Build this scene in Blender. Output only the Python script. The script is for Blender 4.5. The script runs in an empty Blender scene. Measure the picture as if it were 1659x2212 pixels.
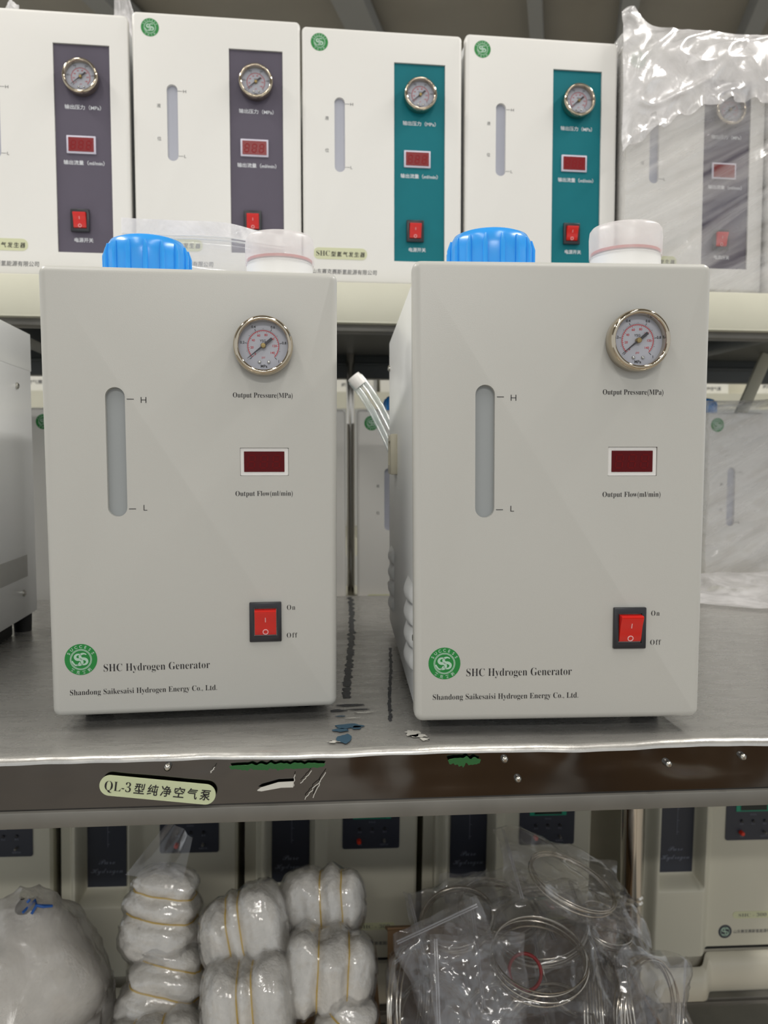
import bpy, bmesh, math, random
from mathutils import Vector, Matrix, noise
PI = math.pi
random.seed(7)
SC = bpy.context.scene
COL = SC.collection

# ------------------------------------------------------------------ camera, light, exposure
CAM_Z, TILT, ROLL, FPX = 0.2075, 0.0633, 0.0011, 1720.0          # heights are measured from the bench top (z = 0)
cam_data = bpy.data.cameras.new('camera')
cam = bpy.data.objects.new('camera', cam_data); COL.objects.link(cam)
cam_data.sensor_width = 36.0
cam_data.lens = 36.0 * FPX / 2212.0
cam_data.clip_start = 0.02
cam.matrix_world = Matrix.Translation((0, 0, CAM_Z)) @ Matrix.Rotation(PI/2 - TILT, 4, 'X') @ Matrix.Rotation(-ROLL, 4, 'Z')
cam_data.dof.use_dof = True
cam_data.dof.focus_distance = 0.60
cam_data.dof.aperture_fstop = 11.0
SC.camera = cam

SC.view_settings.view_transform = 'Standard'
SC.view_settings.look = 'None'
SC.view_settings.gamma = 1.0
SC.view_settings.use_curve_mapping = False
SC.view_settings.exposure = 0.0
SC.cycles.transparent_max_bounces = 32
SC.cycles.max_bounces = 10
SC.cycles.caustics_reflective = False
SC.cycles.caustics_refractive = False

world = bpy.data.worlds.new('ambient_fill'); SC.world = world; world.use_nodes = True
WB = world.node_tree.nodes['Background']
WB.inputs[0].default_value = (0.93, 0.97, 1.0, 1); WB.inputs[1].default_value = 0.72  # even background light added as ambient fill

def strip_lamp(name, loc, sx, sy, power, col=(1, 0.97, 0.92)):
    l = bpy.data.lights.new(name, 'AREA'); l.shape = 'RECTANGLE'; l.size = sx; l.size_y = sy
    l.energy = power; l.color = col
    o = bpy.data.objects.new(name, l); o.location = loc; COL.objects.link(o)
    return o
PC, PS = 7.5, 25.0
strip_lamp('ceiling_tube_light', (-0.62, -0.15, 1.75), 0.10, 1.25, PC)
strip_lamp('ceiling_tube_light', (0.48, -0.15, 1.75), 0.10, 1.25, PC)
strip_lamp('ceiling_tube_light', (-1.3, 0.84, 1.70), 0.10, 1.10, PS)
strip_lamp('ceiling_tube_light', (1.3, 0.84, 1.70), 0.10, 1.10, PS)
strip_lamp('ceiling_tube_light', (0.25, -2.5, 1.75), 1.25, 0.12, 52)  # added out of view behind the camera, brightens the goods under the bench
strip_lamp('ceiling_tube_light', (-1.5, 2.9, 1.75), 1.25, 0.10, 16)
strip_lamp('ceiling_tube_light', (1.2, 2.9, 1.75), 1.25, 0.10, 16)

def at(px, py, y):
    """the point of the place that lies at depth y (metres in front of the lens) along a sight line of the photograph"""
    x, v = px - 829.5, py - 1106.0
    c, s = math.cos(ROLL), math.sin(ROLL)
    x, v = (c*x + s*v)/FPX, (-s*x + c*v)/FPX
    u = -v
    d = Vector((x, math.cos(TILT) + u*math.sin(TILT), -math.sin(TILT) + u*math.cos(TILT)))
    return d*(y/d.y) + Vector((0, 0, CAM_Z))

# ------------------------------------------------------------------ materials
def lin(c):
    c /= 255.0
    return c/12.92 if c <= 0.04045 else ((c+0.055)/1.055)**2.4
def rgb(r, g, b): return (lin(r), lin(g), lin(b), 1.0)

def mat(name, color, rough=0.5, metal=0.0, bump=0.0, bscale=200.0, spec=0.5, var=0.0, vscale=8.0, coat=0.0, sub=0.0, bdetail=3.0):
    m = bpy.data.materials.new(name); m.use_nodes = True
    nt = m.node_tree; N = nt.nodes; L = nt.links
    p = N['Principled BSDF']
    p.inputs['Base Color'].default_value = color
    p.inputs['Roughness'].default_value = rough
    p.inputs['Metallic'].default_value = metal
    p.inputs['Specular IOR Level'].default_value = spec
    if coat: p.inputs['Coat Weight'].default_value = coat; p.inputs['Coat Roughness'].default_value = 0.08
    if sub:
        p.inputs['Subsurface Weight'].default_value = sub
        p.inputs['Subsurface Radius'].default_value = (0.01, 0.01, 0.01); p.inputs['Subsurface Scale'].default_value = 0.5
    tc = N.new('ShaderNodeTexCoord')
    if bump:
        n = N.new('ShaderNodeTexNoise'); n.inputs['Scale'].default_value = bscale; n.inputs['Detail'].default_value = bdetail
        L.new(tc.outputs['Object'], n.inputs['Vector'])
        b = N.new('ShaderNodeBump'); b.inputs['Strength'].default_value = bump; b.inputs['Distance'].default_value = 0.002
        L.new(n.outputs['Fac'], b.inputs['Height']); L.new(b.outputs[0], p.inputs['Normal'])
    if var:
        n2 = N.new('ShaderNodeTexNoise'); n2.inputs['Scale'].default_value = vscale; n2.inputs['Detail'].default_value = 5
        L.new(tc.outputs['Object'], n2.inputs['Vector'])
        r = N.new('ShaderNodeMapRange'); r.inputs[1].default_value = 0.3; r.inputs[2].default_value = 0.7
        r.inputs[3].default_value = 1-var; r.inputs[4].default_value = 1+var
        L.new(n2.outputs['Fac'], r.inputs[0])
        mx = N.new('ShaderNodeVectorMath'); mx.operation = 'SCALE'; mx.inputs[0].default_value = color[:3]
        L.new(r.outputs[0], mx.inputs['Scale']); L.new(mx.outputs[0], p.inputs['Base Color'])
    return m

def film(name, milk=0.2, tint=(0.9, 0.9, 0.93, 1), gloss=0.35, rough=0.12, bump=0.5, bscale=30.0, vary=0.5, stretch=(1, 1, 1), turn=0.0):
    """thin clear plastic: lets the view through, catches glints, slightly milky in its folds"""
    m = bpy.data.materials.new(name); m.use_nodes = True
    nt = m.node_tree; N = nt.nodes; L = nt.links; N.clear()
    out = N.new('ShaderNodeOutputMaterial')
    tc = N.new('ShaderNodeTexCoord'); mp = N.new('ShaderNodeMapping'); mp.inputs['Scale'].default_value = stretch
    rt = N.new('ShaderNodeMapping'); rt.inputs['Rotation'].default_value = (0, turn, 0)
    L.new(tc.outputs['Object'], rt.inputs['Vector']); L.new(rt.outputs[0], mp.inputs['Vector'])
    n = N.new('ShaderNodeTexNoise'); n.inputs['Scale'].default_value = bscale; n.inputs['Detail'].default_value = 4; n.inputs['Distortion'].default_value = 1.2
    L.new(mp.outputs[0], n.inputs['Vector'])
    b = N.new('ShaderNodeBump'); b.inputs['Strength'].default_value = bump; b.inputs['Distance'].default_value = 0.004
    L.new(n.outputs['Fac'], b.inputs['Height'])
    tr = N.new('ShaderNodeBsdfTransparent'); tr.inputs[0].default_value = (0.97, 0.97, 0.97, 1)
    df = N.new('ShaderNodeBsdfDiffuse'); df.inputs[0].default_value = tint; L.new(b.outputs[0], df.inputs['Normal'])
    tl = N.new('ShaderNodeBsdfTranslucent'); tl.inputs[0].default_value = tint
    m0 = N.new('ShaderNodeMixShader'); m0.inputs[0].default_value = 0.4; L.new(df.outputs[0], m0.inputs[1]); L.new(tl.outputs[0], m0.inputs[2])
    n2 = N.new('ShaderNodeTexNoise'); n2.inputs['Scale'].default_value = bscale*0.5; n2.inputs['Detail'].default_value = 6; n2.inputs['Distortion'].default_value = 2
    L.new(mp.outputs[0], n2.inputs['Vector'])
    r = N.new('ShaderNodeMapRange'); r.inputs[1].default_value = 0.35; r.inputs[2].default_value = 0.7
    r.inputs[3].default_value = milk*(1-vary); r.inputs[4].default_value = min(1.0, milk*(1+vary)); L.new(n2.outputs['Fac'], r.inputs[0])
    m1 = N.new('ShaderNodeMixShader'); L.new(r.outputs[0], m1.inputs[0]); L.new(tr.outputs[0], m1.inputs[1]); L.new(m0.outputs[0], m1.inputs[2])
    gl = N.new('ShaderNodeBsdfGlossy'); gl.inputs['Roughness'].default_value = rough; gl.inputs[0].default_value = (1, 1, 1, 1); L.new(b.outputs[0], gl.inputs['Normal'])
    fr = N.new('ShaderNodeFresnel'); fr.inputs['IOR'].default_value = 1.45; L.new(b.outputs[0], fr.inputs['Normal'])
    ml = N.new('ShaderNodeMath'); ml.operation = 'MULTIPLY'; ml.inputs[1].default_value = gloss*2.5; ml.use_clamp = True; L.new(fr.outputs[0], ml.inputs[0])
    mn = N.new('ShaderNodeMath'); mn.operation = 'MINIMUM'; mn.inputs[1].default_value = gloss*0.55; L.new(ml.outputs[0], mn.inputs[0])
    m2 = N.new('ShaderNodeMixShader'); L.new(mn.outputs[0], m2.inputs[0]); L.new(m1.outputs[0], m2.inputs[1]); L.new(gl.outputs[0], m2.inputs[2])
    L.new(m2.outputs[0], out.inputs[0])
    return m

M = {}
M['white'] = mat('white_powder_coat', rgb(192, 191, 185), 0.33, bump=0.06, bscale=1400, spec=0.4)
M['cream'] = mat('cream_white_paint', rgb(229, 227, 222), 0.4, bump=0.04, bscale=900, spec=0.4)
M['case'] = mat('light_grey_case_paint', rgb(226, 227, 226), 0.3, bump=0.03, bscale=900)
M['slot'] = mat('frosted_level_tube', rgb(160, 164, 165), 0.35, spec=0.3)
M['slot_pale'] = mat('pale_level_tube', rgb(176, 178, 190), 0.3, spec=0.5)
M['chrome'] = mat('polished_steel_bezel', rgb(196, 184, 164), 0.08, 1.0)
M['screw'] = mat('zinc_screw', rgb(190, 188, 180), 0.22, 1.0)
M['dial'] = mat('dial_face', rgb(196, 197, 206), 0.5)
M['brass'] = mat('brass_hub', rgb(150, 130, 80), 0.35, 0.8)
M['ventgrey'] = mat('vent_slot_grey', rgb(150, 148, 142), 0.6)
M['ink'] = mat('black_ink', rgb(28, 24, 26), 0.6)
M['grey_ink'] = mat('grey_ink', rgb(95, 95, 96), 0.6)
M['red_ink'] = mat('red_ink', rgb(205, 62, 70), 0.6)
M['pale_ink'] = mat('pale_ink', rgb(222, 224, 228), 0.6)
M['needle'] = mat('black_needle', rgb(30, 22, 30), 0.4)
M['screen'] = mat('dark_red_acrylic', rgb(88, 12, 17), 0.35, spec=0.15)
M['screen_up'] = mat('red_acrylic', rgb(128, 26, 30), 0.3, spec=0.4)
M['digit'] = mat('unlit_digit', rgb(102, 20, 23), 0.5, spec=0.1)
M['digit_up'] = mat('unlit_digit_bright', rgb(140, 34, 37), 0.5, spec=0.1)
M['lilac'] = mat('pale_display_frame', rgb(206, 202, 216), 0.4)
M['black'] = mat('black_plastic', rgb(36, 37, 42), 0.35)
M['rubber'] = mat('black_rubber', rgb(22, 22, 22), 0.7)
M['red'] = mat('red_rocker', rgb(216, 34, 26), 0.16, spec=0.6, sub=0.2)
M['pink'] = mat('rocker_mark', rgb(240, 190, 190), 0.5)
M['green'] = mat('green_badge', rgb(18, 130, 52), 0.45)
M['pgreen'] = mat('pale_badge_print', rgb(176, 206, 186), 0.5)
M['purple'] = mat('purple_grey_panel', rgb(92, 86, 99), 0.5, spec=0.25, var=0.03, vscale=30)
M['teal'] = mat('teal_panel', rgb(12, 112, 122), 0.5, spec=0.2, var=0.03, vscale=30)
M['blue'] = mat('blue_cap_plastic', rgb(52, 158, 240), 0.25, spec=0.6, sub=0.1)
M['wcap'] = mat('white_cap_plastic', rgb(238, 236, 232), 0.35, sub=0.2)
M['seal'] = mat('red_seal', rgb(206, 70, 60), 0.5)
M['sticker'] = mat('pale_green_label', rgb(206, 208, 172), 0.5)
M['sticker_dull'] = mat('luminous_label', rgb(198, 206, 168), 0.5)
M['beige'] = mat('beige_handle', rgb(196, 190, 170), 0.4)
M['beam'] = mat('cream_rack_paint', rgb(206, 204, 186), 0.45, var=0.03, vscale=14, bump=0.05, bscale=60)
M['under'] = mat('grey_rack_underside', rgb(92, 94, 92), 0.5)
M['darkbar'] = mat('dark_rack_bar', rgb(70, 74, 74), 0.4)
M['machine'] = mat('beige_moulded_case', rgb(206, 203, 186), 0.4, bump=0.03, bscale=700)
M['mbase'] = mat('beige_moulded_base', rgb(212, 207, 190), 0.4)
M['navy'] = mat('dark_navy_panel', rgb(50, 54, 66), 0.4)
M['navyline'] = mat('faint_panel_print', rgb(120, 126, 142), 0.5)
M['lcd'] = mat('dark_lcd', rgb(14, 34, 30), 0.2)
M['lcdframe'] = mat('green_lcd_frame', rgb(24, 150, 118), 0.4)
M['redbtn'] = mat('red_button', rgb(224, 56, 34), 0.35)
M['greybtn'] = mat('grey_knob', rgb(120, 118, 112), 0.35)
M['steel'] = mat('coil_steel', rgb(206, 200, 190), 0.18, 1.0)
M['oring'] = mat('red_rubber_ring', rgb(158, 30, 36), 0.5)
M['wool'] = mat('white_fibre_wadding', rgb(242, 238, 230), 0.8, bump=0.9, bscale=240, var=0.07, vscale=90, bdetail=8)
M['band'] = mat('yellow_rubber_band', rgb(222, 186, 82), 0.5)
M['carton'] = mat('brown_cardboard', rgb(150, 120, 88), 0.8, var=0.08, vscale=12)
M['whitebox'] = mat('white_box_board', rgb(236, 234, 226), 0.6)
M['legchrome'] = mat('chromed_tube', rgb(206, 200, 190), 0.12, 1.0)
M['floor'] = mat('grey_concrete', rgb(178, 170, 158), 0.5, var=0.12, vscale=3)
M['wall'] = mat('pale_wall_paint', rgb(226, 226, 220), 0.7)
M['ceiling'] = mat('grey_steel_deck', rgb(158, 153, 143), 0.6, var=0.08, vscale=2)
M['purlin'] = mat('galvanised_purlin', rgb(150, 150, 148), 0.5)
M['stain_blue'] = mat('blue_paint_stain', rgb(52, 84, 104), 0.45)
M['stain_green'] = mat('green_paint_marks', rgb(30, 92, 40), 0.5)
M['scrap'] = mat('torn_white_film', rgb(206, 204, 196), 0.4)
M['dirt'] = mat('dark_glue_residue', rgb(48, 50, 54), 0.4, var=0.3, vscale=90, bump=0.3, bscale=300)
M['marker'] = mat('blue_marker', rgb(30, 90, 170), 0.5)
M['clear'] = film('clear_lens', milk=0.02, gloss=0.25, rough=0.02, bump=0.0, vary=0.0)
M['film'] = film('crumpled_clear_film', milk=0.09, tint=(0.88, 0.87, 0.93, 1), gloss=0.6, rough=0.09, bump=0.4, bscale=16, vary=0.8)
M['film_thin'] = film('thin_clear_film', milk=0.03, gloss=0.4, rough=0.08, bump=0.25, bscale=18, vary=0.9)
M['film_bundle'] = film('bundle_film', milk=0.06, gloss=0.8, rough=0.09, bump=0.5, bscale=38, vary=0.9)
M['film_milk'] = film('milky_folded_film', milk=0.74, tint=(0.97, 0.95, 0.95, 1), gloss=0.4, rough=0.24, bump=0.35, bscale=30, vary=0.4)
M['film_big'] = film('milky_bag_film', milk=0.42, tint=(0.82, 0.79, 0.76, 1), gloss=0.35, rough=0.2, bump=0.4, bscale=22, vary=0.4)
M['film_zip'] = film('zip_bag_film', milk=0.16, tint=(0.92, 0.93, 1, 1), gloss=0.4, rough=0.1, bump=0.2, bscale=20)
M['film_wrap'] = film('tight_wrap_film', milk=0.30, tint=(0.97, 0.95, 0.94, 1), gloss=0.55, rough=0.13, bump=0.5, bscale=16, vary=0.98, stretch=(0.22, 1, 2.0), turn=0.5)
M['film_zipstrip'] = film('zip_strip_film', milk=0.45, tint=(0.92, 0.92, 0.96, 1), gloss=0.5, rough=0.15, bump=0.0, vary=0.1)
M['frost'] = film('frosted_cap', milk=0.52, tint=(0.95, 0.95, 0.95, 1), gloss=0.3, rough=0.3, bump=0.0, vary=0.1)
M['hose'] = film('clear_hose', milk=0.36, tint=(0.82, 0.93, 0.92, 1), gloss=0.5, rough=0.1, bump=0.0, vary=0.3)

def steel_sheet(name, base, r0, r1):
    """stainless sheet under a worn protective film: uneven gloss, dents and scuffs"""
    m = bpy.data.materials.new(name); m.use_nodes = True
    nt = m.node_tree; N = nt.nodes; L = nt.links; p = N['Principled BSDF']
    p.inputs['Metallic'].default_value = 0.62; p.inputs['Base Color'].default_value = base
    tc = N.new('ShaderNodeTexCoord')
    mp = N.new('ShaderNodeMapping'); mp.inputs['Scale'].default_value = (1, 2.6, 1); L.new(tc.outputs['Object'], mp.inputs['Vector'])
    n = N.new('ShaderNodeTexNoise'); n.inputs['Scale'].default_value = 22; n.inputs['Detail'].default_value = 7; n.inputs['Roughness'].default_value = 0.65
    L.new(mp.outputs[0], n.inputs['Vector'])
    r = N.new('ShaderNodeMapRange'); r.inputs[1].default_value = 0.3; r.inputs[2].default_value = 0.7; r.inputs[3].default_value = r0; r.inputs[4].default_value = r1
    L.new(n.outputs['Fac'], r.inputs[0]); L.new(r.outputs[0], p.inputs['Roughness'])
    w = N.new('ShaderNodeTexNoise'); w.inputs['Scale'].default_value = 9; w.inputs['Detail'].default_value = 3; L.new(tc.outputs['Object'], w.inputs['Vector'])
    s = N.new('ShaderNodeTexNoise'); s.inputs['Scale'].default_value = 60; s.inputs['Detail'].default_value = 6; L.new(mp.outputs[0], s.inputs['Vector'])
    b1 = N.new('ShaderNodeBump'); b1.inputs['Strength'].default_value = 0.16; b1.inputs['Distance'].default_value = 0.01; L.new(w.outputs['Fac'], b1.inputs['Height'])
    b2 = N.new('ShaderNodeBump'); b2.inputs['Strength'].default_value = 0.16; b2.inputs['Distance'].default_value = 0.002
    L.new(s.outputs['Fac'], b2.inputs['Height']); L.new(b1.outputs[0], b2.inputs['Normal']); L.new(b2.outputs[0], p.inputs['Normal'])
    d = N.new('ShaderNodeTexNoise'); d.inputs['Scale'].default_value = 34; d.inputs['Detail'].default_value = 8; d.inputs['Roughness'].default_value = 0.7; L.new(mp.outputs[0], d.inputs['Vector'])
    cr = N.new('ShaderNodeMapRange'); cr.inputs[1].default_value = 0.36; cr.inputs[2].default_value = 0.52; cr.inputs[3].default_value = 0.90; cr.inputs[4].default_value = 1.0
    L.new(d.outputs['Fac'], cr.inputs[0])
    sc = N.new('ShaderNodeVectorMath'); sc.operation = 'SCALE'; sc.inputs[0].default_value = base[:3]; L.new(cr.outputs[0], sc.inputs['Scale'])
    L.new(sc.outputs[0], p.inputs['Base Color'])
    return m
M['bench'] = steel_sheet('scuffed_bench_steel', rgb(192, 190, 185), 0.20, 0.36)
M['apron'] = mat('polished_apron_steel', rgb(102, 100, 99), 0.12, 1.0, bump=0.30, bscale=9)
M['strip'] = mat('dull_grey_angle', rgb(116, 114, 108), 0.5, 0.4, var=0.12, vscale=20)

# ------------------------------------------------------------------ mesh helpers
class MB:
    def __init__(s): s.bm = bmesh.new()
    def _merge(s, b):
        me = bpy.data.meshes.new('tmp'); b.to_mesh(me); b.free(); s.bm.from_mesh(me); bpy.data.meshes.remove(me); return s
    def box(s, x0, x1, y0, y1, z0, z1, bev=0.0, seg=2):
        b = bmesh.new(); bmesh.ops.create_cube(b, size=1.0)
        for v in b.verts: v.co = Vector(((x0+x1)/2 + v.co.x*(x1-x0), (y0+y1)/2 + v.co.y*(y1-y0), (z0+z1)/2 + v.co.z*(z1-z0)))
        if bev: bmesh.ops.bevel(b, geom=b.edges[:], offset=bev, segments=seg, affect='EDGES', profile=0.5)
        return s._merge(b)
    def tube(s, pts, r, n=8, closed=False, cap=True):
        pts = [Vector(p) for p in pts]; b = bmesh.new(); rings = []
        k = len(pts); prev = None
        for i, p in enumerate(pts):
            if closed: t = pts[(i+1) % k] - pts[i-1]
            else: t = pts[min(i+1, k-1)] - pts[max(i-1, 0)]
            t.normalize()
            if prev is None:
                a = Vector((0, 0, 1)) if abs(t.z) < 0.9 else Vector((1, 0, 0))
                u = t.cross(a).normalized()
            else:
                u = (prev - t*prev.dot(t)).normalized()
            prev = u; w = t.cross(u)
            rr = r[i] if isinstance(r, (list, tuple)) else r
            rings.append([b.verts.new(p + rr*(u*math.cos(2*PI*j/n) + w*math.sin(2*PI*j/n))) for j in range(n)])
        for i in range(k if closed else k-1):
            A, B = rings[i], rings[(i+1) % k]
            for j in range(n): b.faces.new((A[j], A[(j+1) % n], B[(j+1) % n], B[j]))
        if not closed and cap: b.faces.new(rings[0][::-1]); b.faces.new(rings[-1])
        return s._merge(b)
    def lathe(s, prof, c=(0, 0, 0), axis='z', n=48):
        """prof: (radius, height) along the axis; axis 'z' up or 'y' (height measured towards -y)"""
        b = bmesh.new(); rings = []
        for r, h in prof:
            ring = []
            for j in range(n if r > 1e-7 else 1):
                a = 2*PI*j/n
                if axis == 'z': co = Vector((c[0]+r*math.cos(a), c[1]+r*math.sin(a), c[2]+h))
                else: co = Vector((c[0]+r*math.cos(a), c[1]-h, c[2]+r*math.sin(a)))
                ring.append(b.verts.new(co))
            rings.append(ring)
        for A, B in zip(rings, rings[1:]):
            if len(A) == 1 and len(B) == 1: continue
            if len(A) == 1:
                for j in range(n): b.faces.new((A[0], B[j], B[(j+1) % n]))
            elif len(B) == 1:
                for j in range(n): b.faces.new((A[j], B[0], A[(j+1) % n]))
            else:
                for j in range(n): b.faces.new((A[j], A[(j+1) % n], B[(j+1) % n], B[j]))
        bmesh.ops.recalc_face_normals(b, faces=b.faces[:])
        return s._merge(b)
    def prism(s, poly, y0, y1):
        """polygon in x,z pushed from y0 to y1"""
        b = bmesh.new(); A = [b.verts.new((x, y0, z)) for x, z in poly]; B = [b.verts.new((x, y1, z)) for x, z in poly]
        b.faces.new(A); b.faces.new(B[::-1]); k = len(poly)
        for i in range(k): b.faces.new((A[i], B[i], B[(i+1) % k], A[(i+1) % k]))
        bmesh.ops.recalc_face_normals(b, faces=b.faces[:])
        return s._merge(b)
    def prism_x(s, poly, x0, x1):
        """polygon in y,z pushed along x"""
        b = bmesh.new(); A = [b.verts.new((x0, y, z)) for y, z in poly]; B = [b.verts.new((x1, y, z)) for y, z in poly]
        b.faces.new(A); b.faces.new(B[::-1]); k = len(poly)
        for i in range(k): b.faces.new((A[i], B[i], B[(i+1) % k], A[(i+1) % k]))
        bmesh.ops.recalc_face_normals(b, faces=b.faces[:])
        return s._merge(b)
    def grid(s, f, us, vs, closed_u=False):
        b = bmesh.new(); G = [[b.verts.new(f(u, v)) for v in vs] for u in us]
        nu = len(us)
        for i in range(nu if closed_u else nu-1):
            for j in range(len(vs)-1):
                k = (i+1) % nu
                b.faces.new((G[i][j], G[k][j], G[k][j+1], G[i][j+1]))
        return s._merge(b)
    def ribbon(s, path, w, y):
        """flat printed stroke in x,z at depth y"""
        b = bmesh.new(); k = len(path); Lf = []; Rt = []
        for i, (x, z) in enumerate(path):
            ax, az = path[max(i-1, 0)]; bx, bz = path[min(i+1, k-1)]
            dx, dz = bx-ax, bz-az; d = math.hypot(dx, dz) or 1
            nx, nz = -dz/d, dx/d; ww = (w[i] if isinstance(w, list) else w)/2
            Lf.append(b.verts.new((x+nx*ww, y, z+nz*ww))); Rt.append(b.verts.new((x-nx*ww, y, z-nz*ww)))
        for i in range(k-1): b.faces.new((Lf[i], Rt[i], Rt[i+1], Lf[i+1]))
        return s._merge(b)
    def mesh(s, me, mw=None):
        b = bmesh.new(); b.from_mesh(me)
        if mw is not None: b.transform(mw)
        return s._merge(b)
    def xf(s, m): s.bm.transform(m); return s
    def build(s, name, material, parent=None, smooth=35.0):
        me = bpy.data.meshes.new(name)
        s.bm.normal_update(); s.bm.to_mesh(me); s.bm.free()
        if smooth:
            me.polygons.foreach_set('use_smooth', [True]*len(me.polygons))
            me.set_sharp_from_angle(angle=math.radians(smooth))
        me.materials.append(material)
        o = bpy.data.objects.new(name, me); COL.objects.link(o)
        if parent is not None: o.parent = parent
        return o

def lsp(a, b, n): return [a + (b-a)*i/(n-1) for i in range(n)]
def ring_pts(cx, cz, r, n=24, a0=0.0, a1=2*PI): return [(cx+r*math.cos(a0+(a1-a0)*i/n), cz+r*math.sin(a0+(a1-a0)*i/n)) for i in range(n+1)]
def stadium(cx, z0, z1, w, n=12):
    r = w/2
    return ring_pts(cx, z1-r, r, n, 0, PI) + ring_pts(cx, z0+r, r, n, PI, 2*PI)
def rrect(x0, x1, z0, z1, r, n=5):
    P = []
    for cx, cz, a in ((x1-r, z1-r, 0), (x0+r, z1-r, PI/2), (x0+r, z0+r, PI), (x1-r, z0+r, 1.5*PI)):
        P += ring_pts(cx, cz, r, n, a, a+PI/2)
    return P

def thing(name, label, cat, loc=(0, 0, 0), rz=0.0, group=None):
    o = bpy.data.objects.new(name, None); COL.objects.link(o); o.empty_display_size = 0.02
    o.location = loc; o.rotation_euler = (0, 0, rz)
    return tag(o, label, cat, group)
def tag(o, label, cat, group=None):
    o['label'] = label; o['category'] = cat
    if group: o['group'] = group
    return o
def struct(o): o['kind'] = 'structure'; return o
def copy_tree(o, parent=None):
    c = o.copy(); COL.objects.link(c)
    if parent is not None: c.parent = parent
    for ch in list(o.children): copy_tree(ch, c)
    return c

def cut(o, cutters):
    """carve openings into a mesh object (the cutters are thrown away)"""
    tmp = []
    for c in cutters:
        me = bpy.data.meshes.new('cut'); c.bm.to_mesh(me); c.bm.free()
        co = bpy.data.objects.new('cut', me); COL.objects.link(co); co.parent = o.parent; tmp.append(co)
        md = o.modifiers.new('cut', 'BOOLEAN'); md.operation = 'DIFFERENCE'; md.solver = 'EXACT'; md.object = co
    dg = bpy.context.evaluated_depsgraph_get(); dg.update()
    me = bpy.data.meshes.new_from_object(o.evaluated_get(dg))
    o.modifiers.clear(); old = o.data; me.name = old.name
    o.data = me; bpy.data.meshes.remove(old)
    me.polygons.foreach_set('use_smooth', [abs(p.normal.y) < 0.9999 and abs(p.normal.x) < 0.9999 and abs(p.normal.z) < 0.9999 for p in me.polygons]); me.set_sharp_from_angle(angle=math.radians(35))
    for c in tmp:
        m2 = c.data; bpy.data.objects.remove(c); bpy.data.meshes.remove(m2)
    return o

def serif(s):
    r = ''
    for ch in s:
        if 'A' <= ch <= 'Z': r += chr(0x1D400+ord(ch)-65)
        elif 'a' <= ch <= 'z': r += chr(0x1D41A+ord(ch)-97)
        elif '0' <= ch <= '9': r += chr(0x1D7CE+ord(ch)-48)
        else: r += ch
    return r
def script(s): return ''.join(chr(0x1D4D0+ord(c)-65) if 'A' <= c <= 'Z' else chr(0x1D4EA+ord(c)-97) if 'a' <= c <= 'z' else c for c in s)
_T = {}
def glyphs(s, off=0.0, spacing=1.0):
    k = (s, off, spacing)
    if k not in _T:
        cu = bpy.data.curves.new('t', 'FONT'); cu.body = s; cu.size = 1.0; cu.offset = off; cu.space_character = spacing
        cu.resolution_u = 3; cu.fill_mode = 'FRONT'
        o = bpy.data.objects.new('t', cu); COL.objects.link(o)
        dg = bpy.context.evaluated_depsgraph_get(); dg.update()
        me = bpy.data.meshes.new_from_object(o.evaluated_get(dg))
        bpy.data.objects.remove(o); bpy.data.curves.remove(cu)
        xs = [v.co.x for v in me.vertices]
        _T[k] = (me, min(xs), max(xs))
    return _T[k]
def write(mb, s, x, z, size, y, width=None, align='L', off=0.0, rot=0.0, spacing=1.0, slant=0.0):
    """lettering in the x,z plane, read from -y; z is the baseline; width stretches it to that length"""
    me, a, b = glyphs(s, off, spacing)
    sx = width/(b-a) if width else size
    w = (b-a)*sx
    x0 = {'L': 0, 'C': -w/2, 'R': -w}[align]
    m = Matrix.Translation((x, y, z)) @ Matrix.Rotation(-rot, 4, 'Y') @ Matrix.Translation((x0 - a*sx, 0, 0)) @ Matrix.Rotation(PI/2, 4, 'X') @ Matrix.Diagonal((sx, size, 1, 1))
    if slant: m = m @ Matrix(((1, slant, 0, 0), (0, 1, 0, 0), (0, 0, 1, 0), (0, 0, 0, 1)))
    return mb.mesh(me, m)

def orient(center, normal, xdir):
    z = Vector(normal).normalized(); x = Vector(xdir); x = (x - z*x.dot(z)).normalized(); y = z.cross(x)
    m = Matrix((x, y, z)).transposed().to_4x4(); m.translation = Vector(center)
    return m

# ------------------------------------------------------------------ the hall
FLOOR_Z, CEIL_Z = -0.95, 2.2
fl = struct(MB().box(-5, 6, -3.5, 7.0, FLOOR_Z-0.1, FLOOR_Z).build('floor', M['floor']))
ce = struct(MB().box(-5, 6, -3.5, 7.0, CEIL_Z, CEIL_Z+0.08).build('ceiling', M['ceiling']))
wb = struct(MB().box(-5, 6, 7.0, 7.15, FLOOR_Z, CEIL_Z).build('wall_back', M['wall']))
for xp, w, dr in ((-1.15, 0.09, 0.14), (-0.15, 0.13, 0.1), (0.62, 0.06, 0.1), (1.02, 0.07, 0.1), (1.58, 0.07, 0.1), (2.2, 0.07, 0.1)):
    m = MB().box(-w/2, w/2, -3.4, 3.4, -dr, -dr+0.02).box(-w/2, -w/2+0.015, -3.4, 3.4, -dr+0.02, 0.0).box(w/2-0.015, w/2, -3.4, 3.4, -dr+0.02, -0.03)
    o = struct(m.build('ceiling_beam', M['purlin'], ce)); o.location = (xp, 3.4, CEIL_Z); o.rotation_euler = (0, 0, -0.22)

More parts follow.
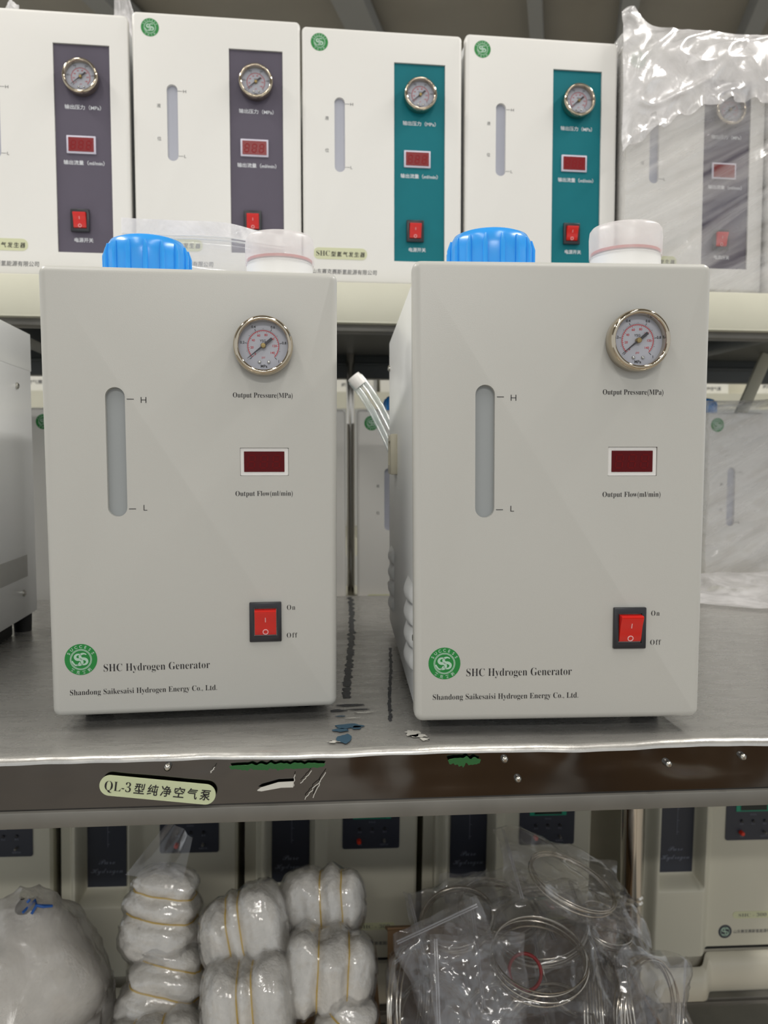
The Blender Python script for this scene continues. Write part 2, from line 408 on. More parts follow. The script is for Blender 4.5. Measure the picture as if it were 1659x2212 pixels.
# ------------------------------------------------------------------ steel bench
BY, BA = 0.5637, 0.0704
bench = thing('steel_bench', 'long stainless steel bench under the two white generators', 'bench', (0, BY, 0), BA)
def edge_wave(x): return 0.0016*noise.noise((x*9, 0.3, 0)) + 0.0009*noise.noise((x*38, 1.7, 0))
def bench_sheet(u, v):
    # v runs from the back edge forward over the rounded lip and down the front
    e = edge_wave(u); R = 0.005
    if v <= 1.0:
        y = 0.66 + (R + 0.0 - 0.66)*v; return Vector((u, y + e*v**6, 0.0 + e*0.6*v**12))
    a = (v-1.0)*PI/2
    return Vector((u, R - R*math.sin(a) + e, -R + R*math.cos(a) + e*0.6))
xs = lsp(-1.0, 0.85, 420)
bt = MB().grid(bench_sheet, xs, [0, .3, .6, .8, .9, .95, .98, .99, 1.0, 1.25, 1.5, 1.75, 2.0])
bt.box(-1.0, 0.85, 0.006, 0.66, -0.02, -0.004)
bt.build('bench_top', M['bench'], bench, 60)
def apron(u, v):
    e = edge_wave(u); w = 0.0012*noise.noise((u*7, v*0.8, 4.0)) + 0.0004*noise.noise((u*30, v*3, 2.0))
    return Vector((u, e*(1-v) + w*math.sin(PI*min(1, v+0.15)), -0.005 + e*0.6*(1-v) - 0.0335*v))
ap = MB().grid(apron, xs, lsp(0, 1, 9))
ap.build('front_apron', M['apron'], bench, 80)
MB().box(-1.0, 0.85, -0.0035, 0.03, -0.0495, -0.0378, 0.001).build('lower_rail', M['strip'], bench)
for x, y in ((-0.92, 0.60), (0.425, 0.60), (-0.92, 0.07), (0.62, 0.07)):
    lg = MB().lathe([(0.0, -0.95), (0.024, -0.95), (0.024, -0.93), (0.0165, -0.925), (0.0165, -0.021)], (x, y, 0), n=24)
    for zz in (-0.47, -0.462): lg.lathe([(0.0165, zz-0.003), (0.0185, zz), (0.0165, zz+0.003)], (x, y, 0), n=24)
    lg.build('leg', M['legchrome'], bench)
MB().box(-0.98, 0.66, 0.04, 0.62, -0.672, -0.662, 0.002).build('lower_shelf', M['strip'], bench)
# label stuck on the apron
sk = MB().prism([(x*math.cos(-0.128) - z*math.sin(-0.128) - 0.1605, x*math.sin(-0.128) + z*math.cos(-0.128) - 0.0237) for x, z in rrect(-0.0405, 0.0405, -0.0073, 0.0073, 0.0072, 8)], -0.0042, -0.0032)
skl = sk.build('label_sticker', M['sticker_dull'], bench); skl['label'] = 'pale green stadium label with black characters'
tx = MB()
ca, sa = math.cos(-0.128), math.sin(-0.128)
def skw(s, x, size, width, off=0.0, sl=0.0):
    write(tx, s, -0.1605 + x*ca + 0.0034*sa, -0.0237 + x*sa - 0.0034*ca, size, -0.0045, width, 'L', off, rot=-0.128, slant=sl)
skw(serif('QL-3'), -0.0368, 0.0100, 0.0182, -0.012)
for i, ch in enumerate('型纯净空气泵'): skw(ch, -0.0166 + i*0.0092, 0.0084, 0.0073, 0.012, 0.12)
tx.build('printed_characters', M['ink'], skl)
# marks on the bench
def blob(cx, cy, rx, ry, seed, n=26, rough=0.45):
    return [(cx + rx*(1+rough*noise.noise((math.cos(a)*1.6+seed, math.sin(a)*1.6, seed)))*math.cos(a), cy + ry*(1+rough*noise.noise((math.cos(a)*1.6+seed, math.sin(a)*1.6, seed)))*math.sin(a)) for a in [2*PI*i/n for i in range(n)]]
def flat_patch(mb, poly, z):
    b = bmesh.new(); f = b.faces.new([b.verts.new((x, y, z)) for x, y in poly]); bmesh.ops.triangulate(b, faces=[f]); mb._merge(b)
def on_bench(px, py):
    d = at(px, py, 1.0) - Vector((0, 0, CAM_Z)); p = d*(-CAM_Z/d.z)
    q = Matrix.Rotation(-BA, 3, 'Z') @ (Vector((p.x, p.y, 0)) - Vector((0, BY, 0))); return q.x, q.y
def stain(name, spots, m, z):
    mb = MB()
    for i, (px, py, rx, ry) in enumerate(spots):
        x, y = on_bench(px, py); flat_patch(mb, blob(x, y, rx, ry, i*3.1+rx*900), z)
    return mb.build(name, m, bench, 0)
stain('blue_paint_stain', [(752, 1570, .011, .005), (736, 1578, .006, .004), (744, 1597, .0055, .010), (770, 1573, .004, .004), (735, 1548, .004, .0015)], M['stain_blue'], 0.0006)
def residue(path, w, seed):
    L_, R_ = [], []
    for i, (px, py) in enumerate(path):
        x, y = on_bench(px, py)
        L_.append((x - w*(0.8+1.3*noise.noise((i*0.55, seed, 0))), y)); R_.append((x + w*(0.8+1.3*noise.noise((i*0.55, seed, 9))), y))
    mb = MB(); b = bmesh.new()
    A = [b.verts.new((x, y, 0.0004)) for x, y in L_]; B = [b.verts.new((x, y, 0.0004)) for x, y in R_]
    for i in range(len(A)-1): b.faces.new((A[i], B[i], B[i+1], A[i+1]))
    mb._merge(b); return mb.build('glue_residue', M['dirt'], bench, 0)
residue([(757 - 0.065*k + 4*math.sin(k*0.05), 1290 + k*2.4) for k in range(92)], 0.0042, 1.0)
residue([(842 + 1.5*math.sin(k*0.11), 1400 + k*2.6) for k in range(62)], 0.0018, 4.0)
stain('glue_residue', [(755, 1524, .013, .003), (728, 1536, .008, .003), (775, 1533, .010, .0016)], M['dirt'], 0.0005)
for px, py, rx, ry in ((788, 1541, .006, .0012), (760, 1553, .005, .0011), (722, 1604, .004, .002), (890, 1583, .005, .006), (912, 1592, .006, .003), (916, 1600, .004, .003)):
    scr = MB(); x, y = on_bench(px, py); flat_patch(scr, blob(x, y, rx, ry, px*0.13, rough=1.3), 0.0009)
    scr.build('torn_film_bit', M['scrap'], bench, 0)
for x0, n, w, h in ((-0.0765, 60, 0.034, 0.0030), (0.058, 24, 0.012, 0.0048)):
    top = [(x0 + w*(2*i/n-1), -0.0085 + h*(0.35+0.5*noise.noise((i*0.33, 7, 0)))*math.sin(PI*i/n)**0.5) for i in range(n+1)]
    bot = [(x0 + w*(2*i/n-1), -0.0100 - h*(0.45+0.9*noise.noise((i*0.41, 3, 0)))*math.sin(PI*i/n)**0.5) for i in range(n, -1, -1)]
    MB().prism(top + bot[1:-1], -0.0037, -0.0026).build('green_paint_mark', M['stain_green'], bench, 0)
fs = MB().prism([(-0.091, -0.0262), (-0.0885, -0.0243), (-0.076, -0.0208), (-0.0655, -0.0205), (-0.0655, -0.0245), (-0.074, -0.0245), (-0.088, -0.0267)], -0.0045, -0.0032)
fs.build('torn_film_strip', M['scrap'], bench)
for a, b in (((-0.043, -0.0145), (-0.052, -0.033)), ((-0.047, -0.021), (-0.058, -0.034)), ((-0.064, -0.0155), (-0.0655, -0.024)), ((-0.052, -0.013), (-0.060, -0.022)), ((-0.124, -0.0125), (-0.1205, -0.0085))):
    pts = [(a[0]+(b[0]-a[0])*t/8 + 0.0016*noise.noise((t, a[0]*99, 0)), a[1]+(b[1]-a[1])*t/8) for t in range(9)]
    MB().tube([(x, -0.0036, z) for x, z in pts], 0.00030, 5).build('film_shred', M['scrap'], bench)
for x, z in ((0.088, -0.0095), (0.211, -0.0165), (0.268, -0.0125), (-0.154+0.0, -0.0085), (0.098, -0.0245)):
    MB().lathe([(0.0, 0.0042), (0.0012, 0.0041), (0.0022, 0.0032), (0.0026, 0.002), (0.0026, -0.002)], (x, 0, z), 'y', 16).build('rivet', M['screw'], bench)

# ------------------------------------------------------------------ rack behind the bench
UY, UA, UZ = 1.1227, 0.1221, 0.4545
rack = thing('storage_rack', 'cream painted steel storage rack standing behind the bench', 'rack', (0, UY, 0), UA)
MB().box(-1.1, 1.1, -0.012, 0.545, UZ-0.018, UZ-0.012, 0.001).build('upper_shelf_board', M['beam'], rack)
MB().box(-1.1, 1.1, -0.022, -0.016, 0.3965, 0.4497, 0.0012).box(-1.1, 1.1, -0.022, 0.012, 0.3955, 0.3985, 0.001).build('front_beam', M['beam'], rack)
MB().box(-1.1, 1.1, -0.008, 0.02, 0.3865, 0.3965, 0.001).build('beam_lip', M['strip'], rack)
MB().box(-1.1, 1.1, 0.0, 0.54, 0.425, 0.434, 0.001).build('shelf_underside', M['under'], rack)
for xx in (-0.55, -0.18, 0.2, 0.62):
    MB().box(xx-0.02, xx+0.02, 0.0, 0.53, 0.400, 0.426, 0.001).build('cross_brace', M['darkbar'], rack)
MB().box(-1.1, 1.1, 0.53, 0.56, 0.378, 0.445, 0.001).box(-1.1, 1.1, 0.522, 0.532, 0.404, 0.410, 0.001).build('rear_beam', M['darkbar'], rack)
MB().box(-1.1, 1.1, 0.105, 0.62, -0.071, -0.065, 0.001).box(-1.1, 1.1, 0.10, 0.106, -0.115, -0.066, 0.001).build('middle_shelf_board', M['beam'], rack)
for xx in (-1.08, 1.06):
    for yy in (0.01, 0.50):
        MB().box(xx-0.02, xx+0.02, yy-0.005, yy+0.035, FLOOR_Z, 0.44, 0.002).build('upright', M['beam'], rack)
MB().tube([at(757.5, 1290, 1.62), at(757.5, 700, 1.62)], 0.0085, 16).xf(Matrix.Rotation(-UA, 4, 'Z') @ Matrix.Translation((0, -UY, 0))).build('rear_post', M['legchrome'], rack)
# diagonal brace and post seen through the right-hand gap
MB().xf(Matrix.Identity(4)).box(-0.012, 0.012, -0.004, 0.004, -0.09, 0.09, 0.001).xf(Matrix.Translation((0.79, 0.40, 0.34)) @ Matrix.Rotation(0.42, 4, 'Y')).build('diagonal_brace', M['beam'], rack)
MB().box(0.735, 0.765, 0.56, 0.575, 0.20, 0.40, 0.001).build('rear_post', M['beam'], rack)

# lower shelf, sagging slightly towards the right
LY, LA, SAG = 1.27, 0.08, 0.0175
LROT = Matrix.Rotation(LA, 4, 'Z') @ Matrix.Rotation(SAG, 4, 'Y')
lowm = (Matrix.Translation((0, UY, 0)) @ Matrix.Rotation(UA, 4, 'Z')).inverted() @ Matrix.Translation((0, LY, -0.691 + 0.38*SAG + 0.004 - 0.0105)) @ LROT
MB().box(-1.1, 1.2, -0.035, 0.45, 0.003, 0.011, 0.001).box(-1.1, 1.2, -0.035, -0.029, -0.050, 0.010, 0.001).xf(lowm).build('lower_shelf_board', M['strip'], rack)

# ------------------------------------------------------------------ generators
W, H, Z0, DEP = 0.22, 0.3415, 0.012, 0.3846
def badge(root, cx, cz, r, y, detail=True):
    b = MB().prism(ring_pts(cx, cz, r, 40)[:-1], y, 0.0).build('logo_badge', M['green'], root)
    e = MB(); yy = y-0.00012
    for rr in (0.66, 0.60): e.ribbon(ring_pts(cx, cz, r*rr, 40), r*0.035, yy)
    # two interlocked swooping letters
    def ess(dx, dz, sc):
        P = []
        for t in range(13): a = math.radians(35 + t*(215/12)); P.append((dx+sc*(0.30*math.cos(a))+0.03*sc, dz+sc*(0.26+0.24*math.sin(a))))
        for t in range(1, 14): a = math.radians(100 - t*(235/13)); P.append((dx+sc*(0.02+0.32*math.cos(a)), dz+sc*(-0.22+0.26*math.sin(a))))
        return P
    for dx, dz in ((-0.16, -0.02), (0.14, 0.02)):
        P = ess(cx+dx*r, cz+dz*r, r*0.72); k = len(P)
        e.ribbon(P, [r*(0.05+0.13*math.sin(PI*(i+0.5)/k)) for i in range(k)], yy)
    e.ribbon([(cx-0.55*r+0.5*r*t/8, cz-0.08*r-0.30*r*math.sin(PI*t/8*0.9)) for t in range(9)], r*0.09, yy)
    word = 'SUCCESS'
    for i, ch in enumerate(word):
        a = math.radians(90 + 62 - i*124/6)
        write(e, ch, cx+0.745*r*math.cos(a), cz+0.745*r*math.sin(a), r*0.26, yy, align='C', off=0.02, rot=a-PI/2)
    for i, ch in enumerate('赛克赛斯'):
        a = math.radians(-90 - 38 + i*76/3)
        write(e, ch, cx+0.93*r*math.cos(a), cz+0.93*r*math.sin(a), r*0.23, yy, align='C', off=0.012, rot=a+PI/2)
    e.build('badge_print', M['pgreen'], b, 0)

def gauge(root, cx, cz, fine=True):
    n = 64 if fine else 40
    g = MB().lathe([(0.0222, -0.0005), (0.0226, 0.006), (0.0226, 0.0085), (0.0221, 0.0112), (0.0212, 0.0126), (0.0200, 0.0130), (0.0190, 0.0126), (0.0186, 0.0118), (0.0184, 0.0100), (0.0184, 0.0045)], (cx, 0, cz), 'y', n).build('pressure_gauge', M['chrome'], root, 50)
    MB().lathe([(0.0, 0.0050), (0.0184, 0.0050)], (cx, 0, cz), 'y', n).build('dial', M['dial'], g)
    def pol(r, deg): a = math.radians(deg); return (cx+r*math.cos(a), cz+r*math.sin(a))
    y = -0.0052
    bk, rd = MB(), MB()
    for i in range(51):
        d = 225 - i*5.4; big = i % 10 == 0; mid = i % 5 == 0
        bk.ribbon([pol(0.0122, d), pol(0.0142 if big else 0.0134 if mid else 0.0128, d)], 0.00040 if big else 0.00020, y)
    for i, s in enumerate(('0.2', '0.4', '0.6', '0.8')):
        px, pz = pol(0.0160, 171-54*i); write(bk, s, px, pz-0.0009, 0.0027, y, align='C', off=0.02)
    px, pz = pol(0.0163, -45); write(bk, '1', px, pz-0.0009, 0.0027, y, align='C', off=0.02)
    write(bk, 'MPa', cx+0.0004, cz-0.0162, 0.0030, y, align='C', off=0.02)
    write(bk, 'YSG', cx-0.0004, cz+0.0030, 0.0026, y, align='C', off=0.01)
    bk.build('black_scale', M['ink'], g, 0)
    rd.ribbon([pol(0.0117, 225-i*4.5) for i in range(61)], 0.00055, y)
    for i in range(36):
        d = 225 - i*7.5; rd.ribbon([pol(0.0115, d), pol(0.0103 if i % 5 == 0 else 0.0108, d)], 0.00032, y)
    for v in (0, 20, 40, 60, 80, 100, 120, 140):
        px, pz = pol(0.0086, 225 - v*270/145); write(rd, str(v), px, pz-0.0008, 0.0024, y, align='C', off=0.02)
    write(rd, 'psi', cx, cz-0.0092, 0.0024, y, align='C')
    rd.build('red_scale', M['red_ink'], g, 0)
    ux, uz = math.cos(math.radians(219)), math.sin(math.radians(219)); nx, nz = -uz, ux
    def L(t, s): return (cx+ux*t+nx*s, cz+uz*t+nz*s)
    MB().prism([L(-0.0085, -0.0011), L(-0.0085, 0.0011), L(-0.002, 0.0010), L(0.002, 0.0007), L(0.0155, 0.00015), L(0.0155, -0.00015), L(0.002, -0.0007), L(-0.002, -0.0010)], -0.0078, -0.0072).build('needle', M['needle'], g)
    MB().lathe([(0.0, 0.0092), (0.0016, 0.0091), (0.0020, 0.0086), (0.0020, 0.0050)], (cx, 0, cz), 'y', 24).build('hub', M['brass'], g)
    for dx in (-0.0030, 0.0040):
        MB().lathe([(0.0, 0.0066), (0.0008, 0.0064), (0.0012, 0.0058), (0.0013, 0.0050)], (cx+dx, 0, cz-0.0122), 'y', 16).build('dial_screw', M['screw'], g)
    MB().lathe([(0.0, 0.0112), (0.0187, 0.0112)], (cx, 0, cz), 'y', n).build('lens', M['clear'], g)

def switch(root, x0, x1, z0, z1):
    cx, cz, w, h = (x0+x1)/2, (z0+z1)/2, x1-x0, z1-z0
    f = MB().box(x0, x1, -0.0026, 0.001, z0, z1, 0.0007)
    fr = f.build('power_switch', M['black'], root)
    cut(fr, [MB().box(cx-w*0.36, cx+w*0.36, -0.006, 0.0005, cz-h*0.36, cz+h*0.36)])
    rw = w*0.335; a, b = cz-h*0.335, cz+h*0.335; k = h/0.031
    prof = [(0.0004, a), (-0.0022*k, a+0.0004), (-0.0030*k, a+h*0.05), (-0.0040*k, a+(b-a)*0.30), (-0.0056*k, a+(b-a)*0.62), (-0.0082*k, b-(b-a)*0.12), (-0.0084*k, b-(b-a)*0.05), (-0.0076*k, b-0.0004), (0.0004, b)]
    r = MB().prism_x(prof, cx-rw, cx+rw).build('rocker', M['red'], fr, 30)
    mk = MB()
    def surf(z):
        for (y0, q0), (y1, q1) in zip(prof, prof[1:]):
            if q0 <= z <= q1 and q1 > q0: return y0 + (y1-y0)*(z-q0)/(q1-q0) - 0.00025
        return -0.003
    mk.tube([(cx, surf(z), z) for z in lsp(a+(b-a)*0.53, a+(b-a)*0.70, 5)], 0.00038, 6)
    mk.tube([(cx+h*0.062*math.cos(t), surf(a+(b-a)*0.14+h*0.062*math.sin(t)), a+(b-a)*0.14+h*0.062*math.sin(t)) for t in [2*PI*i/20 for i in range(20)]], 0.00040, 6, closed=True)
    mk.build('rocker_mark', M['pink'], fr)

def seg_digits(mb, x, z, w, h, y, t):
    sl = 0.12
    def P(a, b): return (x + a*w + sl*b*h, z + b*h)
    for a, b in (((0, 1), (1, 1)), ((0, .5), (1, .5)), ((0, 0), (1, 0)), ((0, 0), (0, .5)), ((0, .5), (0, 1)), ((1, 0), (1, .5)), ((1, .5), (1, 1))):
        p, q = P(*a), P(*b); dx, dz = (q[0]-p[0])*0.12, (q[1]-p[1])*0.12
        mb.ribbon([(p[0]+dx, p[1]+dz), (q[0]-dx, q[1]-dz)], t, y)

def plate(root, cutters, taper=0.0):
    b = bmesh.new()
    poly = rrect(-W/2, W/2, Z0, Z0+H, 0.0062, 5)
    m = MB().prism(poly, 0.0, 0.013)
    ed = [e for e in m.bm.edges if all(v.co.y < 1e-6 for v in e.verts)]
    bmesh.ops.bevel(m.bm, geom=ed, offset=0.0052, segments=6, affect='EDGES', profile=0.5)
    o = m.build('front_panel', M['white' if taper else 'cream'], root)
    cut(o, cutters)
    if taper:
        for v in o.data.vertices: v.co.x *= 1 + taper*(2*(v.co.z-Z0)/H - 1)
    return o

def casing(root, m, seed=0):
    c = MB().box(-W/2+0.0035, W/2-0.0035, 0.0128, DEP, Z0+0.001, Z0+H-0.003, 0.0012).build('casing', m, root)
    for x in (-0.085, 0.085):
        for y in (0.05, DEP-0.05):
            MB().lathe([(0.0, 0.0), (0.009, 0.0), (0.011, 0.0015), (0.012, Z0+0.0015), (0.0, Z0+0.0015)], (x, y, 0), n=20).build('foot', M['rubber'], root)
    return c
def side_fittings(root):
    for sx in (-1, 1):
        xw = sx*(W/2-0.0035)
        for y0, y1 in ((0.045, 0.10), (0.29, 0.345)):
            for z in (0.047, 0.065, 0.083, 0.101):
                MB().grid(lambda a, b: Vector((xw + sx*0.0060*max(0.0, math.sin(PI*a))**0.6*max(0.0, math.sin(PI*(0.12+0.88*b)))**0.6*(1-0.25*b), y0+(y1-y0)*a, z - 0.007 + 0.0155*b)), lsp(0, 1, 17), lsp(0, 1, 11)).build('louvre', M['case'], root, 60)
    for sx in (-1, 1):
        xw = sx*(W/2-0.0035)
        for y, z in ((0.026, 0.316), (0.37, 0.318), (0.020, 0.072), (0.37, 0.06)):
            MB().lathe([(0.0, 0.003), (0.002, 0.0028), (0.0036, 0.0015), (0.0038, -0.001)], (0, 0, 0), 'y', 16).xf(Matrix.Translation((xw, y, z)) @ Matrix.Rotation(-sx*-PI/2 if sx > 0 else -PI/2, 4, 'Z')).build('screw', M['screw'], root)
        h = MB().box(-0.004, 0.004, -0.024, 0.024, -0.021, 0.021, 0.0015)
        ob = h.build('side_handle', M['beige'], root)
        cut(ob, [MB().box(-0.02, 0.02, -0.016, 0.019, -0.011, 0.014)])
        ob.data.transform(Matrix.Translation((xw+sx*0.003, 0.262, 0.215)))
def blue_cap(root, x, y, r=0.0335, top=0.0365):
    zt = Z0+H
    c = MB().lathe([(r*0.96, 0.001), (r, 0.004), (r, top*0.62), (r*0.97, top*0.80), (r*0.88, top*0.94), (r*0.72, top), (0, top)], (x, y, zt), n=64)
    for i in range(16):
        a = 2*PI*i/16+0.1
        c.tube([(x+(r+0.0002)*math.cos(a), y+(r+0.0002)*math.sin(a), zt+0.003), (x+(r+0.0004)*math.cos(a), y+(r+0.0004)*math.sin(a), zt+top*0.62), (x+r*0.975*math.cos(a), y+r*0.975*math.sin(a), zt+top*0.82)], [0.0021, 0.0021, 0.0008], 8)
    o = c.build('tank_cap', M['blue'], root, 40); o['label'] = 'bright blue ribbed screw cap'
def white_cap(root, x, y, r=0.0285, top=0.042):
    zt = Z0+H
    c = MB().lathe([(r*0.97, 0.0), (r*0.97, top*0.44), (r*0.90, top*0.47), (0, top*0.47)], (x, y, zt), n=48).build('filter_cap', M['wcap'], root, 40)
    MB().lathe([(r*0.955, top*0.475), (r*0.955, top*0.53), (r*0.80, top*0.53), (r*0.80, top*0.475)], (x, y, zt), n=48).build('red_seal', M['seal'], c)
    MB().lathe([(r, top*0.42), (r*1.01, top*0.80), (r*0.99, top*0.93), (r*0.93, top*0.985), (r*0.84, top), (0, top)], (x, y, zt), n=48).build('frosted_lid', M['frost'], c, 40)

Y1 = -0.00022
def front_generator(x, y, rz, label):
    t = thing('hydrogen_generator', label, 'hydrogen generator', (x, y, 0), rz, 'white generators standing on the steel bench')
    z = lambda v: Z0+v
    plate(t, [MB().prism(stadium(-0.0572, z(0.1538), z(0.2517), 0.0144), -0.01, 0.0125),
              MB().box(0.0350, 0.0722, -0.01, 0.0022, z(0.1846), z(0.2062))], 0.009)
    MB().prism(stadium(-0.0572, z(0.1530), z(0.2525), 0.0150), 0.0050, 0.0120).build('level_window', M['slot'], t)
    d = MB().prism(rrect(0.0352, 0.0720, z(0.1848), z(0.2060), 0.0008), 0.0012, 0.0024).build('flow_display', M['wcap'], t)
    s = MB().prism(rrect(0.0380, 0.0690, z(0.1876), z(0.2034), 0.0002), 0.0006, 0.0014).build('screen', M['screen'], d)
    dg = MB()
    for i in range(3): seg_digits(dg, 0.0405+i*0.0096, z(0.1905), 0.0052, 0.0098, 0.00045, 0.0011)
    dg.build('unlit_digits', M['digit'], d, 0)
    gauge(t, 0.0538, z(0.2835))
    switch(t, 0.0408, 0.0656, z(0.0545), z(0.0857))
    badge(t, -0.0868, z(0.0446), 0.0120, -0.0002)
    for nm, ch, zt, xx, zc, sz, wd in (('high_level_mark', 'H', 0.2428, -0.0385, 0.2400, 0.0066, 0.0041), ('low_level_mark', 'L', 0.1597, -0.0380, 0.1583, 0.0064, 0.0027)):
        tk = MB().ribbon([(-0.0488, z(zt)), (-0.0436, z(zt))], 0.0005, Y1); write(tk, ch, xx, z(zc), sz, Y1, wd, off=-0.01); tk.build(nm, M['ink'], t, 0)
    for nm, s, xx, zz, sz, wd, of in (('pressure_caption', 'Output Pressure(MPa)', 0.0302, 0.2448, 0.0056, 0.0456, -0.008), ('flow_caption', 'Output Flow(ml/min)', 0.0312, 0.1690, 0.0056, 0.0440, -0.010),
                                      ('model_name', 'SHC Hydrogen Generator', -0.0702, 0.0346, 0.0086, 0.0800, -0.013), ('company_name', 'Shandong Saikesaisi Hydrogen Energy Co., Ltd.', -0.0955, 0.0170, 0.0062, 0.1105, -0.010)):
        o = write(MB(), serif(s), xx, z(zz), sz, Y1, wd, off=of).build(nm, M['ink'], t, 0)
    write(MB(), serif('On'), 0.0700, z(0.0790), 0.0058, Y1, 0.0064, off=-0.014, spacing=1.15).build('on_caption', M['ink'], t, 0)
    c = MB(); write(c, serif('Off'), 0.0697, z(0.0568), 0.0058, Y1, 0.0082, off=-0.014, spacing=1.25)
    c.build('off_caption', M['ink'], t, 0)
    casing(t, M['case']); side_fittings(t)
    blue_cap(t, -0.042, 0.068); white_cap(t, 0.067, 0.062)
    return t
GL = front_generator(-0.1459, 0.6121, 0.1294, 'white generator with a clear zip bag lying behind its blue cap')
GR = front_generator(0.1318, 0.5920, 0.0489, 'white generator with louvred grey side and clear hose behind it, no zip bag')
# spare hose with a white end at the back of the right-hand generator
hb = Matrix.Translation((0.1318, 0.5920, 0)) @ Matrix.Rotation(0.0489, 4, 'Z')
hm = MB(); hp = [at(768, 818, 1.05), at(790, 845, 1.05), at(815, 885, 1.045), at(842, 940, 1.03), at(868, 1000, 1.02), at(905, 1040, 1.01)]
hp.append(hb @ Vector((-0.05, DEP+0.004, 0.21))); hp.append(hb @ Vector((-0.045, DEP-0.004, 0.21)))
hpi = [hb.inverted() @ p for p in hp]
off = Vector((0.0052, 0, 0.0032))
hm.tube([p+off for p in hpi], 0.0048, 12).tube([p-off for p in hpi], 0.0048, 12)
ho = hm.build('clear_hose', M['hose'], GR, 60)
dv = (hpi[0]-hpi[1]).normalized()
MB().tube([hpi[0]-dv*0.012, hpi[0]-dv*0.002, hpi[0]+dv*0.004], [0.0095, 0.0100, 0.0090], 14).build('hose_plug', M['wcap'], ho, 50)

def panel_generator(label, colour, name='hydrogen_generator', group='generators on the upper rack shelf'):
    t = thing(name, label, 'hydrogen generator', (0, 0, 0), 0, group)
    z = lambda v: Z0+v
    plate(t, [MB().prism(stadium(-0.0595, z(0.1510), z(0.2500), 0.0142), -0.01, 0.0125),
              MB().box(0.0152, 0.0862, -0.01, 0.0040, z(0.0335), z(0.3005))])
    MB().prism(stadium(-0.0595, z(0.1500), z(0.2510), 0.0150), 0.0050, 0.0120).build('level_window', M['slot_pale'], t)
    pn = MB().box(0.0156, 0.0858, 0.0026, 0.0048, z(0.0339), z(0.3001)).build('control_panel', M[colour], t)
    yb = 0.0026
    d = MB().box(0.0292, 0.0662, yb-0.0022, yb+0.0005, z(0.1615), z(0.1845), 0.0006).build('flow_display', M['lilac'], t)
    MB().box(0.0316, 0.0638, yb-0.0027, yb-0.0015, z(0.1640), z(0.1820)).build('screen', M['screen_up'], d)
    dg = MB()
    for i in range(3): seg_digits(dg, 0.0345+i*0.0098, z(0.1672), 0.0052, 0.0104, yb-0.0029, 0.0011)
    dg.build('unlit_digits', M['digit_up'], d, 0)
    gauge(t, 0.0506, z(0.2562), False)
    switch(t, 0.0325, 0.0565, z(0.0600), z(0.0895))
    badge(t, -0.0865, z(0.3210), 0.0116, -0.0002)
    yt = yb-0.0003
    for nm, txt, xx, zc, wd in (('pressure_caption', '输出压力（MPa）', 0.0506, 0.2190, 0.0460), ('flow_caption', '输出流量（ml/min）', 0.0506, 0.1480, 0.0520), ('switch_caption', '电源开关', 0.0480, 0.0480, 0.0240)):
        write(MB(), txt, xx, z(zc), 0.0062, yt, wd, 'C', off=0.012).build(nm, M['pale_ink'], pn, 0)
    for nm, ch, zt, zc, wd in (('high_level_mark', 'H', 0.2415, 0.2395, 0.0038), ('low_level_mark', 'L', 0.1575, 0.1555, 0.0026)):
        k = MB().ribbon([(-0.0524, z(zt)), (-0.0460, z(zt))], 0.0005, Y1); write(k, ch, -0.0450, z(zc), 0.0056, Y1, wd); k.build(nm, M['grey_ink'], t, 0)
    for ch, zc in (('液', 0.2195), ('位', 0.1770)): write(MB(), ch, -0.0770, z(zc), 0.0056, Y1, align='C').build('level_caption', M['grey_ink'], t, 0)
    s = MB().prism(rrect(-0.0965, -0.0225, z(0.0335), z(0.0490), 0.0074, 8), -0.0004, 0.0002).build('model_label', M['sticker'], t)
    w = MB(); write(w, serif('SHC'), -0.0925, z(0.0378), 0.0102, -0.0006, 0.0185, off=-0.008)
    for i, ch in enumerate('型氢气发生器'): write(w, ch, -0.0725+i*0.0080, z(0.0378), 0.0074, -0.0006, 0.0066, off=0.012, slant=0.12)
    w.build('label_print', M['ink'], s, 0)
    o = write(MB(), '山东赛克赛斯氢能源有限公司', -0.0985, z(0.0140), 0.0074, Y1, 0.0890, off=0.006, slant=0.1).build('company_name', M['grey_ink'], t, 0)
    casing(t, M['case'])
    return t
def rowpos(tm, back=0.0): e = Vector((math.cos(UA), math.sin(UA), 0)); n = Vector((-math.sin(UA), math.cos(UA), 0)); return Vector((0, UY, 0)) + e*tm + n*back
P1 = panel_generator('white generator with a purple panel at the upper shelf end, badge out of view', 'purple')
T1 = panel_generator('white generator with a teal panel and pale model label, beside the purple one', 'teal')
def put(o, tm, back, z, label=None, group=None, rz=UA):
    o.location = rowpos(tm, back); o.location.z = z; o.rotation_euler = (0, 0, rz)
    if label: o['label'] = label
    if group: o['group'] = group
    return o
US = UZ - 0.012
put(P1, -0.4480, 0, US-0.004)
put(copy_tree(P1), -0.2229, 0, US+0.002, 'unwrapped white generator with a purple panel, standing next to a teal one')
put(T1, -0.0006, 0, US-0.003)
put(copy_tree(T1), 0.2244, 0, US+0.001, 'white generator with a teal panel, next to the plastic wrapped one')
wrapped = put(copy_tree(P1), 0.4500, 0, US, 'white generator with a purple panel wrapped in plastic on the upper shelf')
end_unit = put(copy_tree(P1), 0.6760, 0, US, 'sliver of a generator past the plastic wrapped one, at the shelf end')
RB = 0.145
RG = 'generators on the middle rack shelf behind the bench'
RZ = -0.053 - 0.012
put(copy_tree(P1), -0.4120, RB, RZ, 'generator behind the bench showing part of a green badge beside the grey machine', RG)
put(copy_tree(P1), -0.1534, RB, RZ, 'generator behind the bench, only its edge seen past the zip bag generator', RG)
gc = put(copy_tree(P1), 0.0910, RB, RZ, 'generator with whole green badge seen between the two front generators', RG)
